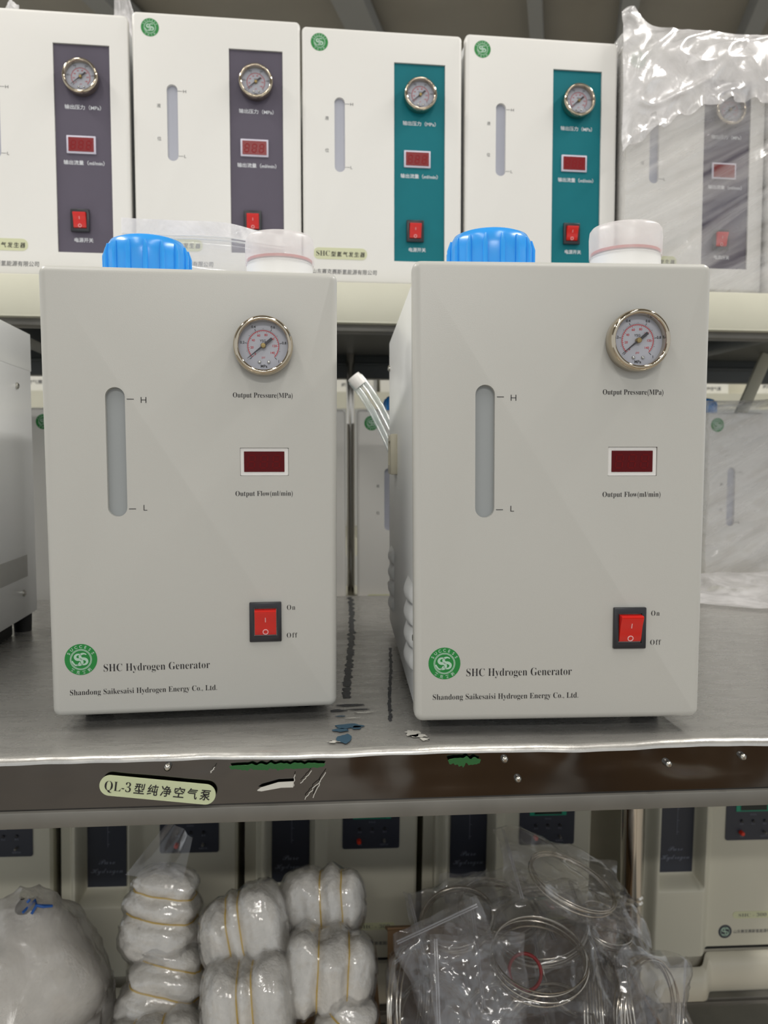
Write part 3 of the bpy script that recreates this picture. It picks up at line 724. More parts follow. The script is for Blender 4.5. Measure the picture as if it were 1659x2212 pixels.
gd = put(copy_tree(P1), 0.6660, RB+0.0, RZ, 'plastic wrapped generator behind the bench with its badge showing through', RG)
gc.location.x, gc.location.y = 0.0672, 1.262; gc.rotation_euler = (0, 0, 0.02)      # turned a little on its shelf
for g in (gc, gd): blue_cap(g, -0.030 if g is gc else -0.072, 0.10, 0.034, 0.03)

# grey machine at the left end of the bench, seen from its side
gx, gy, ga = -0.4958, 0.5940, 0.127
mm = thing('gas_instrument', 'grey machine at the end of the bench, only its plain side showing', 'instrument', (gx, gy, 0), ga)
MB().box(-0.108, 0.1105, 0.013, DEP, 0.022, 0.3635, 0.0016).build('casing', M['case'], mm)
MB().box(-0.1085, 0.1111, 0.016, DEP+0.001, 0.318, 0.3640, 0.0012).build('top_cover', M['case'], mm)
MB().prism(rrect(-0.112, 0.112, 0.018, 0.366, 0.004), 0.0, 0.013).build('front_panel', M['white'], mm)
MB().box(-0.09, 0.095, 0.05, DEP-0.045, 0.0, 0.024, 0.002).build('base_block', M['rubber'], mm)
for x in (-0.085, 0.098):
    for y in (0.04, DEP-0.018): MB().lathe([(0, 0), (0.010, 0), (0.011, 0.023), (0, 0.023)], (x, y, 0), n=18).build('foot', M['rubber'], mm)
v = MB()
for i in range(30): v.box(0.1104, 0.1109, 0.255+i*0.0032, 0.2562+i*0.0032, 0.070, 0.096)
v.build('vent_slots', M['ventgrey'], mm, 0)
for y, zz in ((DEP-0.055, 0.296), (DEP-0.052, 0.052), (0.05, 0.296)):
    MB().lathe([(0.0, 0.003), (0.0022, 0.0028), (0.0038, 0.0015), (0.004, -0.001)], (0, 0, 0), 'y', 16).xf(Matrix.Translation((0.1105, y, zz)) @ Matrix.Rotation(PI/2, 4, 'Z')).build('screw', M['screw'], mm)

# ------------------------------------------------------------------ plastic wraps
def wr(p, s, sd=0.0): return noise.noise((p[0]*s+sd, p[1]*s+sd*1.7, p[2]*s-sd))
def ridged(p, s, sd): return 1.0 - abs(2*noise.noise((p[0]*s+sd, p[1]*s-sd, p[2]*s+sd*0.3)))
def cover_mesh(x0, x1, y0, y1, z0, z1, amp, seed, skirt=0.0):
    """loose bag over a box: front, top and sides in one skin"""
    prof = [(0.0, z0)] + [(0.0, z0+(z1-z0)*i/34) for i in range(1, 35)] + [((y1-y0)*i/14, z1) for i in range(1, 15)]
    def f(u, v):
        i = min(len(prof)-1, int(round(v))); yy, zz = prof[i]
        x = x0 + (x1-x0)*u
        p = (x, yy*0.7, zz)
        st = (x*1.0 + zz*0.55, 0.2, zz*1.0 - x*0.45)
        d = amp*(0.7*ridged((st[0]*0.25, 0, st[2]*1.3), 16, seed)**3 + 0.5*ridged(p, 9, seed+3)**2 + 0.12*wr(p, 40, seed))
        if yy == 0.0: return Vector((x, y0 - d, zz))
        return Vector((x, y0+yy, zz + d*0.8))
    m = MB().grid(f, lsp(0, 1, 60), list(range(len(prof))))
    for xs_ in (x0, x1):
        sgn = -1 if xs_ == x0 else 1
        m.grid(lambda a, b: Vector((xs_ + sgn*0.0*a, y0+(y1-y0)*a, z0+(z1-z0)*b)) , lsp(0, 1, 14), lsp(0, 1, 20))
    return m
wt = put(thing('plastic_cover', 'clear plastic cover pulled over the wrapped generator on the upper shelf', 'plastic cover'), 0.45, 0, US)
cover_mesh(-0.1105, 0.1105, -0.016, 0.30, 0.004, 0.366, 0.007, 2.0).build('film', M['film_wrap'], wt, 180)
def flap(u, v):
    x = -0.118 + 0.236*u
    zb = 0.195 + 0.075*u + 0.03*math.sin(u*3.0) + 0.004*math.sin(u*40)
    ztop = 0.372 + 0.026*math.exp(-((u-0.06)/0.09)**2)
    z = ztop + (zb-ztop)*v
    p = (x, 0, z)
    q = (x*0.9+z*0.5, 0, (z-0.5*x)*2.2)
    d = 0.0045*ridged(q, 13, 5)**2 + 0.0035*ridged((x*1.6-z*0.4, 0, z*0.6+x*0.2), 16, 9) + 0.0020*wr(p, 34, 3)
    if v > 0.85: d += 0.004*math.sin(u*60+2*math.sin(u*9))*(v-0.85)/0.15
    return Vector((x, -0.021 - d + 0.012*(1-v)**4, z))
MB().grid(flap, lsp(0, 1, 80), lsp(0, 1, 60)).build('gathered_flap', M['film_milk'], wt, 180)
wt2 = put(thing('plastic_cover', 'plastic cover over the shelf-end generator, seen as a thin strip', 'plastic cover'), 0.676, 0, US)
cover_mesh(-0.111, 0.11, -0.016, 0.30, 0.004, 0.362, 0.010, 8.0).build('film', M['film_wrap'], wt2, 180)
# rear wrapped unit: film and the skirt of the bag spread over the bench corner
rt = put(thing('plastic_cover', 'clear plastic cover over the wrapped generator behind the bench, spread onto the bench corner', 'plastic cover'), 0.666, RB, RZ)
cover_mesh(-0.113, 0.115, -0.018, 0.30, 0.07, 0.372, 0.009, 5.0).build('film', M['film_wrap'], rt, 180)
inv = (Matrix.Translation(rt.location) @ Matrix.Rotation(UA, 4, 'Z')).inverted()
A0, A1 = Vector((0.445, 1.118, 0.0025)), Vector((0.74, 0.93, 0.0025))
B0, B1 = Vector((0.50, 1.26, 0.012)), Vector((0.80, 1.31, 0.012))
def skirt(u, v):
    p = (A0.lerp(A1, u)).lerp(B0.lerp(B1, u), v)
    p.z += 0.004 + 0.010*ridged(p, 16, 3)**2*min(1, 3*v*(1-v)+0.2) + (0.012*v*v)
    return inv @ p
MB().grid(skirt, lsp(0, 1, 40), lsp(0, 1, 40)).build('bag_skirt', M['film_milk'], rt, 180)

# zip bag leaning behind the blue cap of the zip bag generator
zb = thing('zip_bag', 'clear zip bag standing between the blue and white caps', 'plastic bag', (-0.1459, 0.6121, Z0+H), 0.1294)
def zsheet(y):
    def f(u, v):
        x = -0.071 + 0.158*u; z = -0.001 + 0.074*v
        bulge = 0.010*math.sin(PI*u)*math.sin(PI*min(1, v*1.3+0.05)) if v < 0.76 else 0.0006
        zz = z + 0.004*math.sin(u*3.3)*v - 0.010*u*v + 0.003*wr((x, 0, z), 30, 4)*v
        return Vector((x - 0.012*v*(1-u)*0.3, 0.118 + 0.016*v + y*bulge + 0.004*wr((x, y, z), 22, 2), zz))
    return f
zm = MB().grid(zsheet(-1), lsp(0, 1, 40), lsp(0, 1, 24)).grid(zsheet(1), lsp(0, 1, 40), lsp(0, 1, 24))
zm.build('film', M['film_zip'], zb, 180)
zs = [zsheet(-1)(u, 0.78) + Vector((0, -0.001, 0)) for u in lsp(0.01, 0.99, 30)]
MB().tube(zs, 0.0008, 6).tube([p + Vector((0, 0, 0.0028)) for p in zs], 0.0006, 6).build('zip_seal', M['frost'], zb)
MB().grid(lambda u, v: zsheet(-1)(u, 0.82+0.18*v) + Vector((0, -0.0009, 0)), lsp(0, 1, 40), lsp(0, 1, 6)).build('zip_lip', M['film_milk'], zb, 180)
so = MB().box(-0.010, 0.010, -0.006, 0.006, 0, 0.014, 0.004, 3).xf(Matrix.Translation((0, 0, 0))).build('plastic_fitting', M['wcap'])
so.matrix_world = Matrix.Translation(Matrix.Translation((-0.1459, 0.6121, Z0+H)) @ Matrix.Rotation(0.1294, 4, 'Z') @ Vector((0.012, 0.118, 0.0005)))
tag(so, 'small white plastic fitting inside the zip bag between the caps', 'fitting')

# loose film tips and tube on top of the shelf-end purple unit
lb = put(thing('plastic_bag', 'empty clear plastic bag lying on the generator at the shelf end', 'plastic bag'), -0.448, 0.02, US-0.004+Z0+H)
def tip(x0, w, hgt, sd):
    return lambda u, v: Vector((x0 + (u-0.5)*w*(1-0.72*v) + 0.018*v*wr((v, sd, 0), 3), 0.10+0.02*math.sin(u*7+sd)*(1-v*0.6) - 0.02*v, -0.001 + hgt*v + 0.003*wr((u, v, sd), 8)))
MB().grid(tip(-0.065, 0.055, 0.06, 1), lsp(0, 1, 16), lsp(0, 1, 16)).grid(tip(0.085, 0.05, 0.105, 2.3), lsp(0, 1, 16), lsp(0, 1, 16)).grid(
    lambda u, v: Vector((-0.085+0.18*u, 0.10+0.09*v, 0.0004+0.006*ridged((u, v, 0), 5, 1)**2)), lsp(0, 1, 20), lsp(0, 1, 14)).build('film', M['film_milk'], lb, 180)

# ------------------------------------------------------------------ beige machines on the lower shelf
def smooth(t): t = max(0.0, min(1.0, t)); return t*t*(3-2*t)
MW, MH, MBASE = 0.282, 0.42, 0.063
def col_bump(x):
    if x < 0.020: return 0.0
    if x > 0.136: return 0.0
    t = (x-0.020)/(0.136-0.020)
    return 0.026*min(1.0, smooth(t/0.10) if t < 0.5 else smooth((1-t)/0.22))
def make_machine(label):
    t = thing('gas_generator', label, 'gas generator', (0, 0, 0), 0, 'beige machines on the lower shelf')
    zs0 = MBASE+0.004
    def front(x, z):
        y = -col_bump(x) + (0.016 if x < 0.018 else 0.0)
        if 0.034 < x < 0.116 and z > MBASE+0.114:
            sx = min(smooth((x-0.034)/0.010), smooth((0.116-x)/0.010)); sz = smooth((z-(MBASE+0.116))/0.018)
            k = min(sx, sz); y = y*(1-k) + 0.006*k
        return y
    xs_ = sorted(set([0, .009, .0178, .0182] + lsp(.020, .034, 8) + lsp(.034, .044, 8) + lsp(.044, .106, 10) + lsp(.106, .116, 8) + lsp(.116, .138, 12) + lsp(.138, MW-.004, 6) + [MW]))
    zz_ = sorted(set([zs0, zs0+.05] + [MBASE+.114] + lsp(MBASE+.116, MBASE+.134, 9) + lsp(MBASE+.134, MBASE+MH, 8)))
    b = MB().grid(lambda x, z: Vector((x, front(x, z) + (0.004 if x >= MW-1e-6 else 0), z)), xs_, zz_)
    b.grid(lambda y, z: Vector((MW, y, z)), [0.004, 0.30], [zs0, MBASE+MH]); b.grid(lambda y, z: Vector((0, y, z)), [0.016, 0.30], [zs0, MBASE+MH])
    b.box(0.0, MW, 0.02, 0.30, zs0, MBASE+MH)
    for v_ in b.bm.verts: pass
    b.build('body', M['machine'], t, 40)
    bs = MB()
    prof = [(0.0, MBASE-0.004), (-0.012, MBASE-0.008), (-0.018, MBASE-0.020), (-0.020, 0.004), (-0.018, 0.0)]
    bs.grid(lambda x, k: Vector((x, prof[k][0] - col_bump(x)*(1.0 if k < 4 else 0.9) - 0.002, prof[k][1] - 0.018*col_bump(x)/0.026*(1 if k < 3 else 0)*0.5)), lsp(0, MW, 60), list(range(5)))
    bs.box(0, MW, 0.004, 0.30, 0.0, MBASE-0.004)
    bs.build('base', M['mbase'], t, 50)
    MB().box(0.002, MW-0.002, 0.006, 0.29, MBASE-0.006, zs0+0.002).build('dark_seam_gap', M['rubber'], t)  # black filler stands in for the dark gap between body and base
    wdw = MB().box(0.0445, 0.1055, 0.0045, 0.0060, MBASE+0.1345, MBASE+MH-0.01).build('level_window', M['navy'], t)
    w = MB(); yy = 0.0042
    write(w, script('Pure'), 0.075, MBASE+0.172, 0.0125, yy, 0.026, 'C'); write(w, script('Hydrogen'), 0.075, MBASE+0.1575, 0.0125, yy, 0.050, 'C')
    w.ribbon([(0.0765, MBASE+0.20), (0.0765, MBASE+0.40)], 0.0006, yy)
    for i in range(9): w.ribbon([(0.0765, MBASE+0.205+i*0.02), (0.080, MBASE+0.205+i*0.02)], 0.0006, yy)
    w.build('window_print', M['navyline'], wdw, 0)
    cp = MB().prism(rrect(0.159, 0.2525, MBASE+0.1905, MBASE+0.32, 0.004), -0.0012, 0.001).build('control_panel', M['navy'], t)
    MB().box(0.176, 0.238, -0.0022, -0.001, MBASE+0.241, MBASE+0.275).build('display_frame', M['lcdframe'], cp)
    MB().box(0.184, 0.230, -0.0028, -0.002, MBASE+0.243, MBASE+0.273).build('display', M['lcd'], cp)
    MB().lathe([(0.0, 0.009), (0.0028, 0.0088), (0.0036, 0.0075), (0.0036, 0.0)], (0.186, -0.001, MBASE+0.2045), 'y', 20).build('red_button', M['redbtn'], cp)
    MB().lathe([(0.0, 0.008), (0.0016, 0.0078), (0.0020, 0.006), (0.0020, 0.0)], (0.2275, -0.001, MBASE+0.2050), 'y', 16).build('toggle', M['greybtn'], cp)
    for i in range(3):
        MB().lathe([(0.0, 0.003), (0.0022, 0.0028), (0.0026, 0.0)], (0.187+i*0.0205, -0.001, MBASE+0.2240), 'y', 16).build('push_button', M['black'], cp)
    for i in range(3): write(MB(), ('启动', '停止', '复位')[i], 0.187+i*0.0205, MBASE+0.2175, 0.0034, -0.0014, align='C').build('button_caption', M['navyline'], cp, 0)
    write(MB(), '电源', 0.188, MBASE+0.1960, 0.0034, -0.0014, align='C').build('button_caption', M['navyline'], cp, 0)
    write(MB(), '电源开关', 0.2275, MBASE+0.1960, 0.0034, -0.0014, align='C').build('toggle_caption', M['navyline'], cp, 0)
    write(MB(), '(l/min)', 0.207, MBASE+0.2340, 0.0042, -0.0014, align='C').build('display_caption', M['navyline'], cp, 0)
    s = MB().prism(rrect(0.179, 0.248, MBASE+0.0520, MBASE+0.0640, 0.0058, 6), -0.0006, 0.0002).build('model_label', M['sticker'], t)
    write(MB(), serif('SHC - 300'), 0.189, MBASE+0.0550, 0.0085, -0.0008, 0.050, off=-0.01).build('label_print', M['grey_ink'], s, 0)
    b0 = MB().prism(ring_pts(0.1665, MBASE+0.0295, 0.0118, 32)[:-1], -0.0004, 0.0002).build('logo_badge', M['navy'], t)
    e = MB()
    for dx in (-0.0022, 0.0020):
        P = [(0.1665+dx+0.0032*math.cos(math.radians(a)), MBASE+0.0323+0.0028*math.sin(math.radians(a))) for a in range(30, 271, 20)] + [(0.1665+dx+0.0032*math.cos(math.radians(a)), MBASE+0.0267+0.0028*math.sin(math.radians(a))) for a in range(90, -151, -20)]
        e.ribbon(P, 0.0016, -0.0006)
    e.ribbon(ring_pts(0.1665, MBASE+0.0295, 0.0078, 32), 0.0008, -0.0006)
    e.build('badge_print', M['pgreen'], b0, 0)
    write(MB(), '山东赛克赛斯氢能源有限公司', 0.1815, MBASE+0.0262, 0.0068, Y1, 0.086, off=0.01).build('company_name', M['grey_ink'], t, 0)
    return t
mach = [(-0.525, 'beige machine with red button behind the bundle with a plastic tail'), (-0.8155, 'beige machine cut off at the edge, above the big milky bag'), (-0.2325, 'beige machine behind the upright pair of white bundles, dark window above them'),
        (0.061, 'beige machine behind the topmost bag of coiled tubing, by the chrome leg'), (0.4175, 'beige machine beyond the chrome leg with round badge on its base')]
le, ln = Vector((math.cos(LA), math.sin(LA), 0)), Vector((-math.sin(LA), math.cos(LA), 0))
proto = None
for x, lab in mach:
    o = make_machine(lab) if proto is None else copy_tree(proto)
    if proto is None: proto = o
    o['label'] = lab
    o.location = Vector((0, LY, -0.690)) + le*x - Vector((0, 0, SAG*(x-0.5+0.12))) + Vector((0, 0, 0.004))
    o.rotation_euler = (0, SAG, LA)

# ------------------------------------------------------------------ goods in front of the beige machines
def open_carton(name, label, x0, x1, y0, y1, z0, zb, zs, zf, rz=0.06):
    t = thing(name, label, 'box', ((x0+x1)/2, (y0+y1)/2, z0), rz)
    w, d = (x1-x0)/2, (y1-y0)/2; th = 0.004
    m = MB().box(-w, w, -d, d, 0, th).box(-w, w, d-th, d, th, zb-z0).box(-w, w, -d, -d+th, th, zf-z0).box(-w, -w+th, -d+th, d-th, th, zs-z0).box(w-th, w, -d+th, d-th, th, zs-z0)
    m.build('carton_body', M['carton'], t)
    MB().box(-w, w, 0, 0.06, -th/2, th/2).xf(Matrix.Translation((0, d, zb-z0)) @ Matrix.Rotation(-0.5, 4, 'X')).build('flap', M['carton'], t)
    return t
SH = -0.662
open_carton('cardboard_carton', 'brown cardboard carton under the bags of coiled tubing', 0.01, 0.34, 0.90, 1.10, SH, -0.455, -0.49, -0.53)
open_carton('cardboard_carton', 'brown cardboard carton under the white bundles', -0.30, -0.005, 0.84, 1.08, SH, -0.50, -0.50, -0.52)

TAPER = {1.0: -0.22, 2.3: 0.20, 3.9: 0.04, 5.2: -0.05, 6.6: -0.16, 7.1: 0.1, 8.4: -0.1, 9.4: 0.1}
def bundle_shape(a, b, c, bands, seed, offset=0.0, pinch=0.17, skew=0.0):
    def rad(u): return max(0.0, 1-abs(u)**3.6)**(1/2.2)
    def f(ph, u):
        pin = 1 - pinch*sum(math.exp(-((u-q)/0.13)**2) for q in bands)
        r = max(0.03, rad(u))*pin*(1 + TAPER.get(seed, 0)*u)
        cx, sx = math.cos(ph), math.sin(ph)
        ex = 0.72
        x = (abs(cx)**ex)*(1 if cx > 0 else -1); z = (abs(sx)**ex)*(1 if sx > 0 else -1)
        n = 1 + 0.16*noise.noise((x*1.1+seed, u*1.8, z*1.1)) + 0.05*noise.noise((x*4+seed, u*6, z*4)) + 0.02*noise.noise((x*11+seed, u*18, z*11))
        ear = 1 + 0.22*abs(u)**5*(abs(x)**3)
        return Vector((u*a*(1+0.05*noise.noise((x*2, seed, z*2))) + skew*x*b*0.3, (b*x)*r*n*ear + (offset*x), (c*z)*r*n + offset*z))
    return f
def bundle(label, px, py, y, a, b, c, axis, normal, bands, seed, tail=None):
    t = thing('wadding_bundle', label, 'bundle', at(px, py, y), 0, 'white bundles in clear bags')
    R = orient((0, 0, 0), normal, axis)
    f = bundle_shape(a, b, c, bands, seed)
    phs = [2*PI*i/40 for i in range(40)]; us = [math.sin(x) for x in lsp(-PI/2, PI/2, 64)]
    MB().grid(f, phs, us, True).xf(R).build('wadding', M['wool'], t, 180)
    g = bundle_shape(a*1.05, b, c, bands, seed, 0.0020, 0.12)
    fm = MB().grid(lambda p, u: g(p, u) + Vector((0, 0, 1))*(0.0022*ridged((u*1.2, p*0.8, seed), 4, seed)**2 + 0.0015*ridged((u*3+p, p*0.5, seed), 5, seed+2)), phs, us, True)
    if tail:
        s, length, wd = tail
        MB().grid(lambda u, v: Vector((s*a*0.80 + s*length*v + 0.018*v*u, (u-0.5)*wd*(1-0.55*v) + 0.012 - 0.022*v, c*0.55 + 0.004*math.sin(u*11)*v - 0.014*v)), lsp(0, 1, 20), lsp(0, 1, 20)).xf(R).build('film_tail', M['film_zip'], t, 180)
    fm.xf(R).build('plastic_film', M['film_bundle'], t, 180)
    for q in bands:
        h = bundle_shape(a, b, c, bands, seed, 0.0016)
        MB().tube([h(p, q + 0.03*math.sin(p+seed)) for p in phs], 0.0010, 6, True).xf(R).build('rubber_band', M['band'], t)
    return t
V = Vector
bundle('white banded bundle with a pointed clear plastic tail sticking up', 352, 1972, 0.98, 0.058, 0.048, 0.036, (0.10, 0.15, 1), (-0.1, -1, 0.2), (-0.02, 0.46), 1.0, (1, 0.052, 0.075))
bundle('white bundle whose two bands meet at its lower edge, left of the topmost one', 526, 2012, 0.95, 0.053, 0.050, 0.038, (1, 0.1, 0.22), (0.05, -1, 0.3), (-0.28, 0.02), 2.3)
bundle('topmost white bundle against the beige machines, with two upright bands', 694, 1948, 1.00, 0.054, 0.043, 0.036, (1, 0.05, 0.04), (0, -1, 0.35), (0.02, 0.52), 3.9)
bundle('white bundle with three fat lobes split by upright bands, directly below the topmost bundle', 708, 2098, 0.93, 0.056, 0.050, 0.040, (1, -0.05, -0.06), (0.05, -1, 0.25), (-0.24, 0.40), 5.2)
bundle('white bundle with curved slanting bands under the one with the plastic tail', 352, 2130, 0.95, 0.058, 0.050, 0.038, (0.22, 0.1, 1), (0, -1, 0.3), (-0.05, 0.50), 6.6)
bundle('white bundle with a narrow V of bands, left of the three-lobed one', 535, 2165, 0.90, 0.054, 0.054, 0.040, (1, 0.1, 0.1), (0, -1, 0.3), (-0.16, 0.16), 7.1)
bundle('lowest white bundle, below the three-lobed one', 730, 2240, 0.90, 0.054, 0.036, 0.036, (0.5, 0.1, 0.9), (0, -1, 0.35), (-0.1, 0.40), 8.4)
bundle('lowest white bundle, below the one with slanting bands', 330, 2262, 0.90, 0.058, 0.040, 0.036, (1, 0.1, 0.1), (0, -1, 0.35), (-0.3, 0.3), 9.4)

# big milky bag
bb = thing('plastic_bag', 'big milky plastic bag with blue marker writing beside the white bundles', 'plastic bag', at(95, 2150, 0.93), 0)
def bag(ph, u, k=1.0, off=0.0):
    st = math.sin(u)
    x = 0.100*math.cos(ph)*math.cos(u); y = 0.085*math.sin(ph)*math.cos(u); z = 0.118*st
    n = 1 + 0.22*noise.noise((x*14, y*14, z*14+3)) + 0.06*ridged((x, y, z), 30, 2)**2
    z2 = z - (0.04*max(0, x)/0.1 if z > 0 else 0)
    return Vector((x*n*k - 0.02, y*n*k, z2*n*k)) 
phs = [2*PI*i/64 for i in range(64)]; us = lsp(-1.45, 1.5, 48)
MB().grid(lambda p, u: bag(p, u), phs, us, True).build('film', M['film_big'], bb, 180)
MB().grid(lambda p, u: bag(p, u, 0.90), phs[::2], us[::2], True).build('white_contents', M['wool'], bb, 180)
mk = MB()
def on_bag(x, z):
    best = None
    for p in [PI + PI*i/40 for i in range(41)]:
        for u in lsp(-1.2, 1.45, 60):
            q = bag(p, u); d = (q.x-x)**2 + (q.z-z)**2
            if best is None or d < best[0]: best = (d, q)
    return best[1] + Vector((0, -0.0015, 0.0008))
org = at(95, 2150, 0.93)
for st in (((0, 2005), (14, 2000)), ((2, 2024), (20, 2016), (32, 2012)), ((22, 2026), (34, 2008), (42, 2000)), ((32, 2022), (48, 2014), (60, 2012)), ((40, 2004), (44, 2022)), ((28, 2012), (56, 2020))):
    pts = [on_bag(*((lambda q: (q.x-org.x, q.z-org.z))(at(px, py, 0.86)))) for px, py in st]
    mk.tube(pts, 0.0016, 6)
mk.build('marker_writing', M['marker'], bb)

# bags of coiled steel tubing
def coil_mesh(R, turns, pitch, r, seed):
    rnd = random.Random(seed); pts = []; n = 56
    for i in range(int(turns*n)+1):
        a = 2*PI*i/n; k = i/n
        rr = R*(1 + 0.022*math.sin(a*0.37+seed) + 0.016*math.sin(k*2.1+seed))
        pts.append((rr*math.cos(a), rr*math.sin(a), pitch*(k-turns/2) + 0.0012*math.sin(a+seed*k)))
    return MB().tube(pts, r, 6)
def pouch_mesh(w, h, t, seed, corner=0.0):
    def f(s):
        def g(u, v):
            a, b = 2*u-1, 2*v-1
            pr = (max(0, 1-a**4))**0.6*(max(0, 1-b**4))**0.6
            x = w/2*a*(1+0.05*noise.noise((b*2, seed, 0))) ; y = h/2*b*(1+0.06*noise.noise((a*2, seed, 5)))
            z = s*(t/2*pr + 0.0006) + 0.006*noise.noise((a*2.2+seed, b*2.2, 0)) + pr*s*0.005*ridged((a, b, seed), 2.2, seed)**3
            z += pr*s*0.006*ridged((a+0.4*b, b*0.8-0.3*a, seed), 1.2, seed+1) + 0.0025*ridged((a*1.3-b, b, seed), 2.0, seed+5)
            z += 0.022*noise.noise((a*1.1, b*1.1, seed+9))*(abs(a)**3+abs(b)**3)
            return Vector((x, y, z))
        return g
    us_ = lsp(0, 1, 30)
    return MB().grid(f(1), us_, us_).grid(f(-1), us_, us_)
def coil_bag(px, py, y, R, turns, pitch, normal, xdir, w, h, seed, lab_coil, lab_bag, zipside=1, shift=(0, 0), film_m='film', r=0.0010):
    c = at(px, py, y); m = orient((0, 0, 0), normal, xdir)
    if R:
        o = coil_mesh(R, turns, pitch, r, seed).xf(m).build('tubing_coil', M['steel'], None, 60); o.location = c
        tag(o, lab_coil, 'coil of tubing', 'coils of steel tubing in clear bags')
    t = thing('zip_bag', lab_bag, 'plastic bag', c, 0, 'clear bags of coiled tubing')
    mm_ = m @ Matrix.Translation((shift[0], shift[1], 0))
    tk_ = max(pitch*turns + 0.006, 0.012)
    pouch_mesh(w, h, tk_, seed).xf(mm_).build('film', M[film_m], t, 180)
    zx = zipside*w*0.43
    MB().box(zx-0.0010, zx+0.0010, -h*0.47, h*0.47, 0.0022, 0.0030, 0.0003).box(zx-0.0034, zx-0.0018, -h*0.47, h*0.47, 0.0022, 0.0028, 0.0003).xf(mm_).build('zip_seal', M['film_zipstrip'], t)
    return t
coil_bag(1234, 1908, 0.96, 0.054, 4, 0.0022, (0.34, -0.10, 0.93), (0.92, 0.05, -0.36), 0.175, 0.150, 1, 'large tilted coil of tubing lying on top of the heap', 'clear bag holding the tilted coil, one corner pointing at the chrome leg', -1, (-0.005, 0.0))
coil_bag(1162, 2072, 0.90, 0.0555, 5, 0.0050, (0.02, -0.27, 0.96), (1, 0.0, -0.05), 0.15, 0.165, 2, 'open coil of tubing with a red ring lying inside it', 'clear bag around the coil with the red ring', -1, (-0.006, 0.01), 'film_thin')
coil_bag(985, 1985, 1.00, 0.048, 4, 0.003, (-0.2, -0.30, 0.90), (1, 0.1, 0.25), 0.12, 0.125, 3, 'coil of tubing arching over the rear left corner of the heap by the white strip', 'clear bag with a tall upright corner against the beige machine, over the arched coil', -1)
coil_bag(884, 2160, 0.94, 0.058, 6, 0.0035, (0.93, -0.32, 0.15), (0.1, 0.3, 1), 0.13, 0.12, 4, 'edge-on coil of tubing standing beside the white bundles', 'clear bag of the edge-on coil beside the white bundles', 1, (0.0, 0.0), 'film_thin')
coil_bag(1165, 2000, 1.00, 0.060, 5, 0.0035, (-0.15, -0.22, 0.95), (1, 0.1, -0.22), 0.135, 0.14, 5, 'coil of tubing squeezed between the tilted coil and the red ring coil', 'clear bag squeezed under the tilted coil at the middle of the heap', 1)
coil_bag(1288, 2185, 0.93, 0.060, 7, 0.0034, (0.95, -0.28, 0.10), (0.05, 0.2, 1), 0.135, 0.12, 6, 'upright edge-on coil next to the red ring coil', 'clear bag of the upright coil next to the red ring coil', 1)
coil_bag(1348, 2175, 0.95, 0.060, 6, 0.0032, (0.97, -0.20, 0.10), (-0.08, 0.2, 1), 0.135, 0.12, 7, 'second upright edge-on coil from the red ring coil', 'clear bag of the second upright coil from the red ring coil', 1)
coil_bag(1398, 2190, 0.93, 0.060, 5, 0.0034, (0.62, -0.74, 0.25), (0.6, 0.5, -0.4), 0.145, 0.14, 8, 'slanting coil at the outer end of the heap under the beige machine with the badge', 'clear bag of the slanting coil at the outer end of the heap', 1, (0.01, 0.0))
coil_bag(1305, 2000, 1.00, 0.036, 4, 0.0028, (0.30, -0.25, 0.90), (1, 0.2, -0.25), 0.10, 0.10, 9, 'small coil of tubing peeping out under the corner of the top bag', 'clear bag of the small coil under the corner of the top bag', 1)
coil_bag(1180, 2245, 0.88, 0.060, 6, 0.0034, (-0.45, -0.30, 0.80), (1, -0.3, 0.3), 0.14, 0.14, 10, 'coil of tubing at the lower frame edge beneath the red ring coil', 'clear bag at the lower frame edge beneath the red ring coil', 1)
coil_bag(985, 2105, 0.90, 0.0, 1, 0.010, (-0.25, -0.85, 0.45), (-0.42, 0.25, 0.85), 0.135, 0.115, 11, '', 'clear zip bag with slanting zip strip left of the red ring coil', 1, (0, 0), 'film')
coil_bag(1035, 2165, 0.87, 0.0, 1, 0.012, (0.05, -0.9, 0.4), (1, 0, 0.02), 0.11, 0.14, 12, '', 'clear zip bag with upright zip strip just left of the red ring coil', -1, (0, 0), 'film')
coil_bag(1075, 1965, 1.03, 0.052, 5, 0.0032, (0.1, -0.2, 0.96), (1, 0.2, 0.1), 0.13, 0.13, 13, 'coil of tubing half hidden between the arched coil and the tilted coil', 'clear bag between the arched coil and the tilted coil, at the rear of the heap', 1)
coil_bag(1240, 2090, 1.00, 0.055, 6, 0.0034, (0.4, -0.7, 0.6), (1, 0.3, -0.2), 0.13, 0.13, 14, 'coil of tubing behind the red ring coil, towards the chrome leg', 'clear bag behind the red ring coil, towards the chrome leg', -1)
coil_bag(940, 2225, 0.95, 0.055, 6, 0.0034, (0.5, -0.6, 0.6), (1, 0.5, -0.3), 0.13, 0.13, 15, 'coil of tubing at the lower frame edge next to the edge-on coil', 'clear bag at the lower frame edge next to the edge-on coil', 1)
coil_bag(1085, 2235, 0.93, 0.056, 6, 0.0036, (-0.2, -0.6, 0.75), (1, 0, 0.1), 0.13, 0.12, 16, 'coil of tubing under the bag with the upright zip strip', 'clear bag under the one with the upright zip strip', 1)
# red ring inside the open coil
ro = MB().tube([(0.0190*math.cos(2*PI*i/48), 0.0190*math.sin(2*PI*i/48), 0) for i in range(48)], 0.0020, 10, True).xf(orient((0, 0, 0), (0.02, -0.85, 0.52), (1, 0, 0))).build('rubber_ring', M['oring'])
ro.location = at(1132, 2100, 0.905); tag(ro, 'dark red rubber ring inside the open coil of tubing', 'ring')

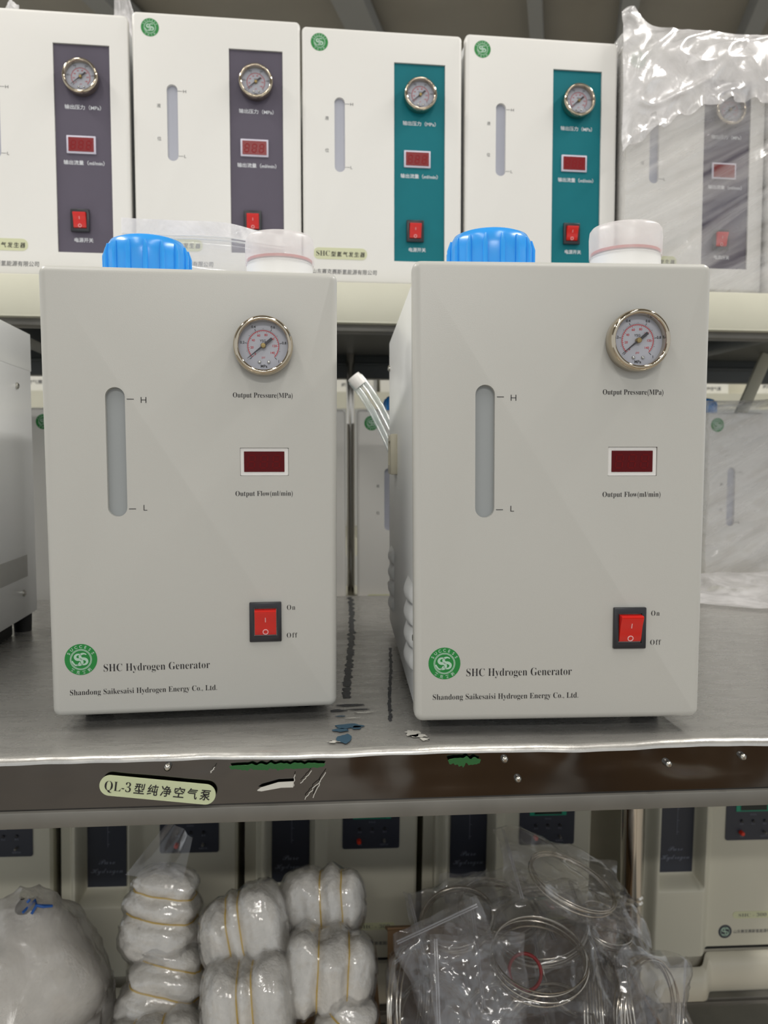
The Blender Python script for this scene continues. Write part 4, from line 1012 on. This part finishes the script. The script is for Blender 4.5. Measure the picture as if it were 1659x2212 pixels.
# ------------------------------------------------------------------ rack and boxes far behind
fr = thing('storage_rack', 'cream rack far behind, seen through the gap between the generators', 'rack', (0, 2.7, 0), 0.06)
MB().box(-2.0, 2.2, 0.0, 0.5, 0.428, 0.440).box(-2.0, 2.2, -0.01, 0.0, 0.385, 0.440).build('shelf', M['beam'], fr)
MB().box(-2.0, 2.2, 0.0, 0.5, -0.06, -0.05).box(-2.0, 2.2, -0.01, 0.0, -0.11, -0.05).build('shelf', M['beam'], fr)
for xx in (-1.97, 0.3, 2.17):
    MB().box(xx-0.02, xx+0.02, 0.02, 0.06, FLOOR_Z, 1.0).build('upright', M['beam'], fr)
def far_box(x, w, h, label):
    t = thing('white_box', label, 'box', V((x, 2.7, 0.440)) + V((0, 0.06*x+0.02, 0)), 0.06, 'white boxes on the far rack')
    MB().box(-w/2, w/2, 0, 0.25, 0.0, h, 0.003).build('box_body', M['whitebox'], t)
    k = MB()
    write(k, '纯净空气泵', 0, h*0.13, 0.014, -0.0008, w*0.55, 'C', off=0.02)
    k.build('printed_text', M['grey_ink'], t, 0)
    return t
far_box(-0.105, 0.140, 0.16, 'white printed box on the far rack, seen just above the clear hose end')
far_box(0.058, 0.140, 0.16, 'white box on the far rack beside the printed one above the hose')
far_box(-1.17, 0.16, 0.20, 'white box on the far rack, seen past the grey machine')
far_box(1.14, 0.12, 0.10, 'white box on the far rack, seen right of the front generators under the shelf')
far_box(1.36, 0.14, 0.16, 'white box on the far rack, seen at the frame edge under the shelf')
# unseen cartons added behind the camera to give the polished apron brown reflections
for x, y, w, h, lab in ((0.45, -1.05, 0.36, 0.52, 'unseen brown carton added across the aisle, mirrored in the apron beneath the hose generator'), (1.02, -1.0, 0.34, 0.50, 'unseen brown carton added across the aisle, mirrored near the apron end')):
    t = thing('cardboard_carton', lab, 'box', (x, y, FLOOR_Z), 0.1)
    MB().box(-w/2, w/2, -0.2, 0.2, 0, h, 0.004).build('carton_body', M['carton'], t)
    MB().box(-0.03, 0.03, -0.201, 0.201, h-0.03, h+0.0006).build('packing_tape', M['beige'], t)
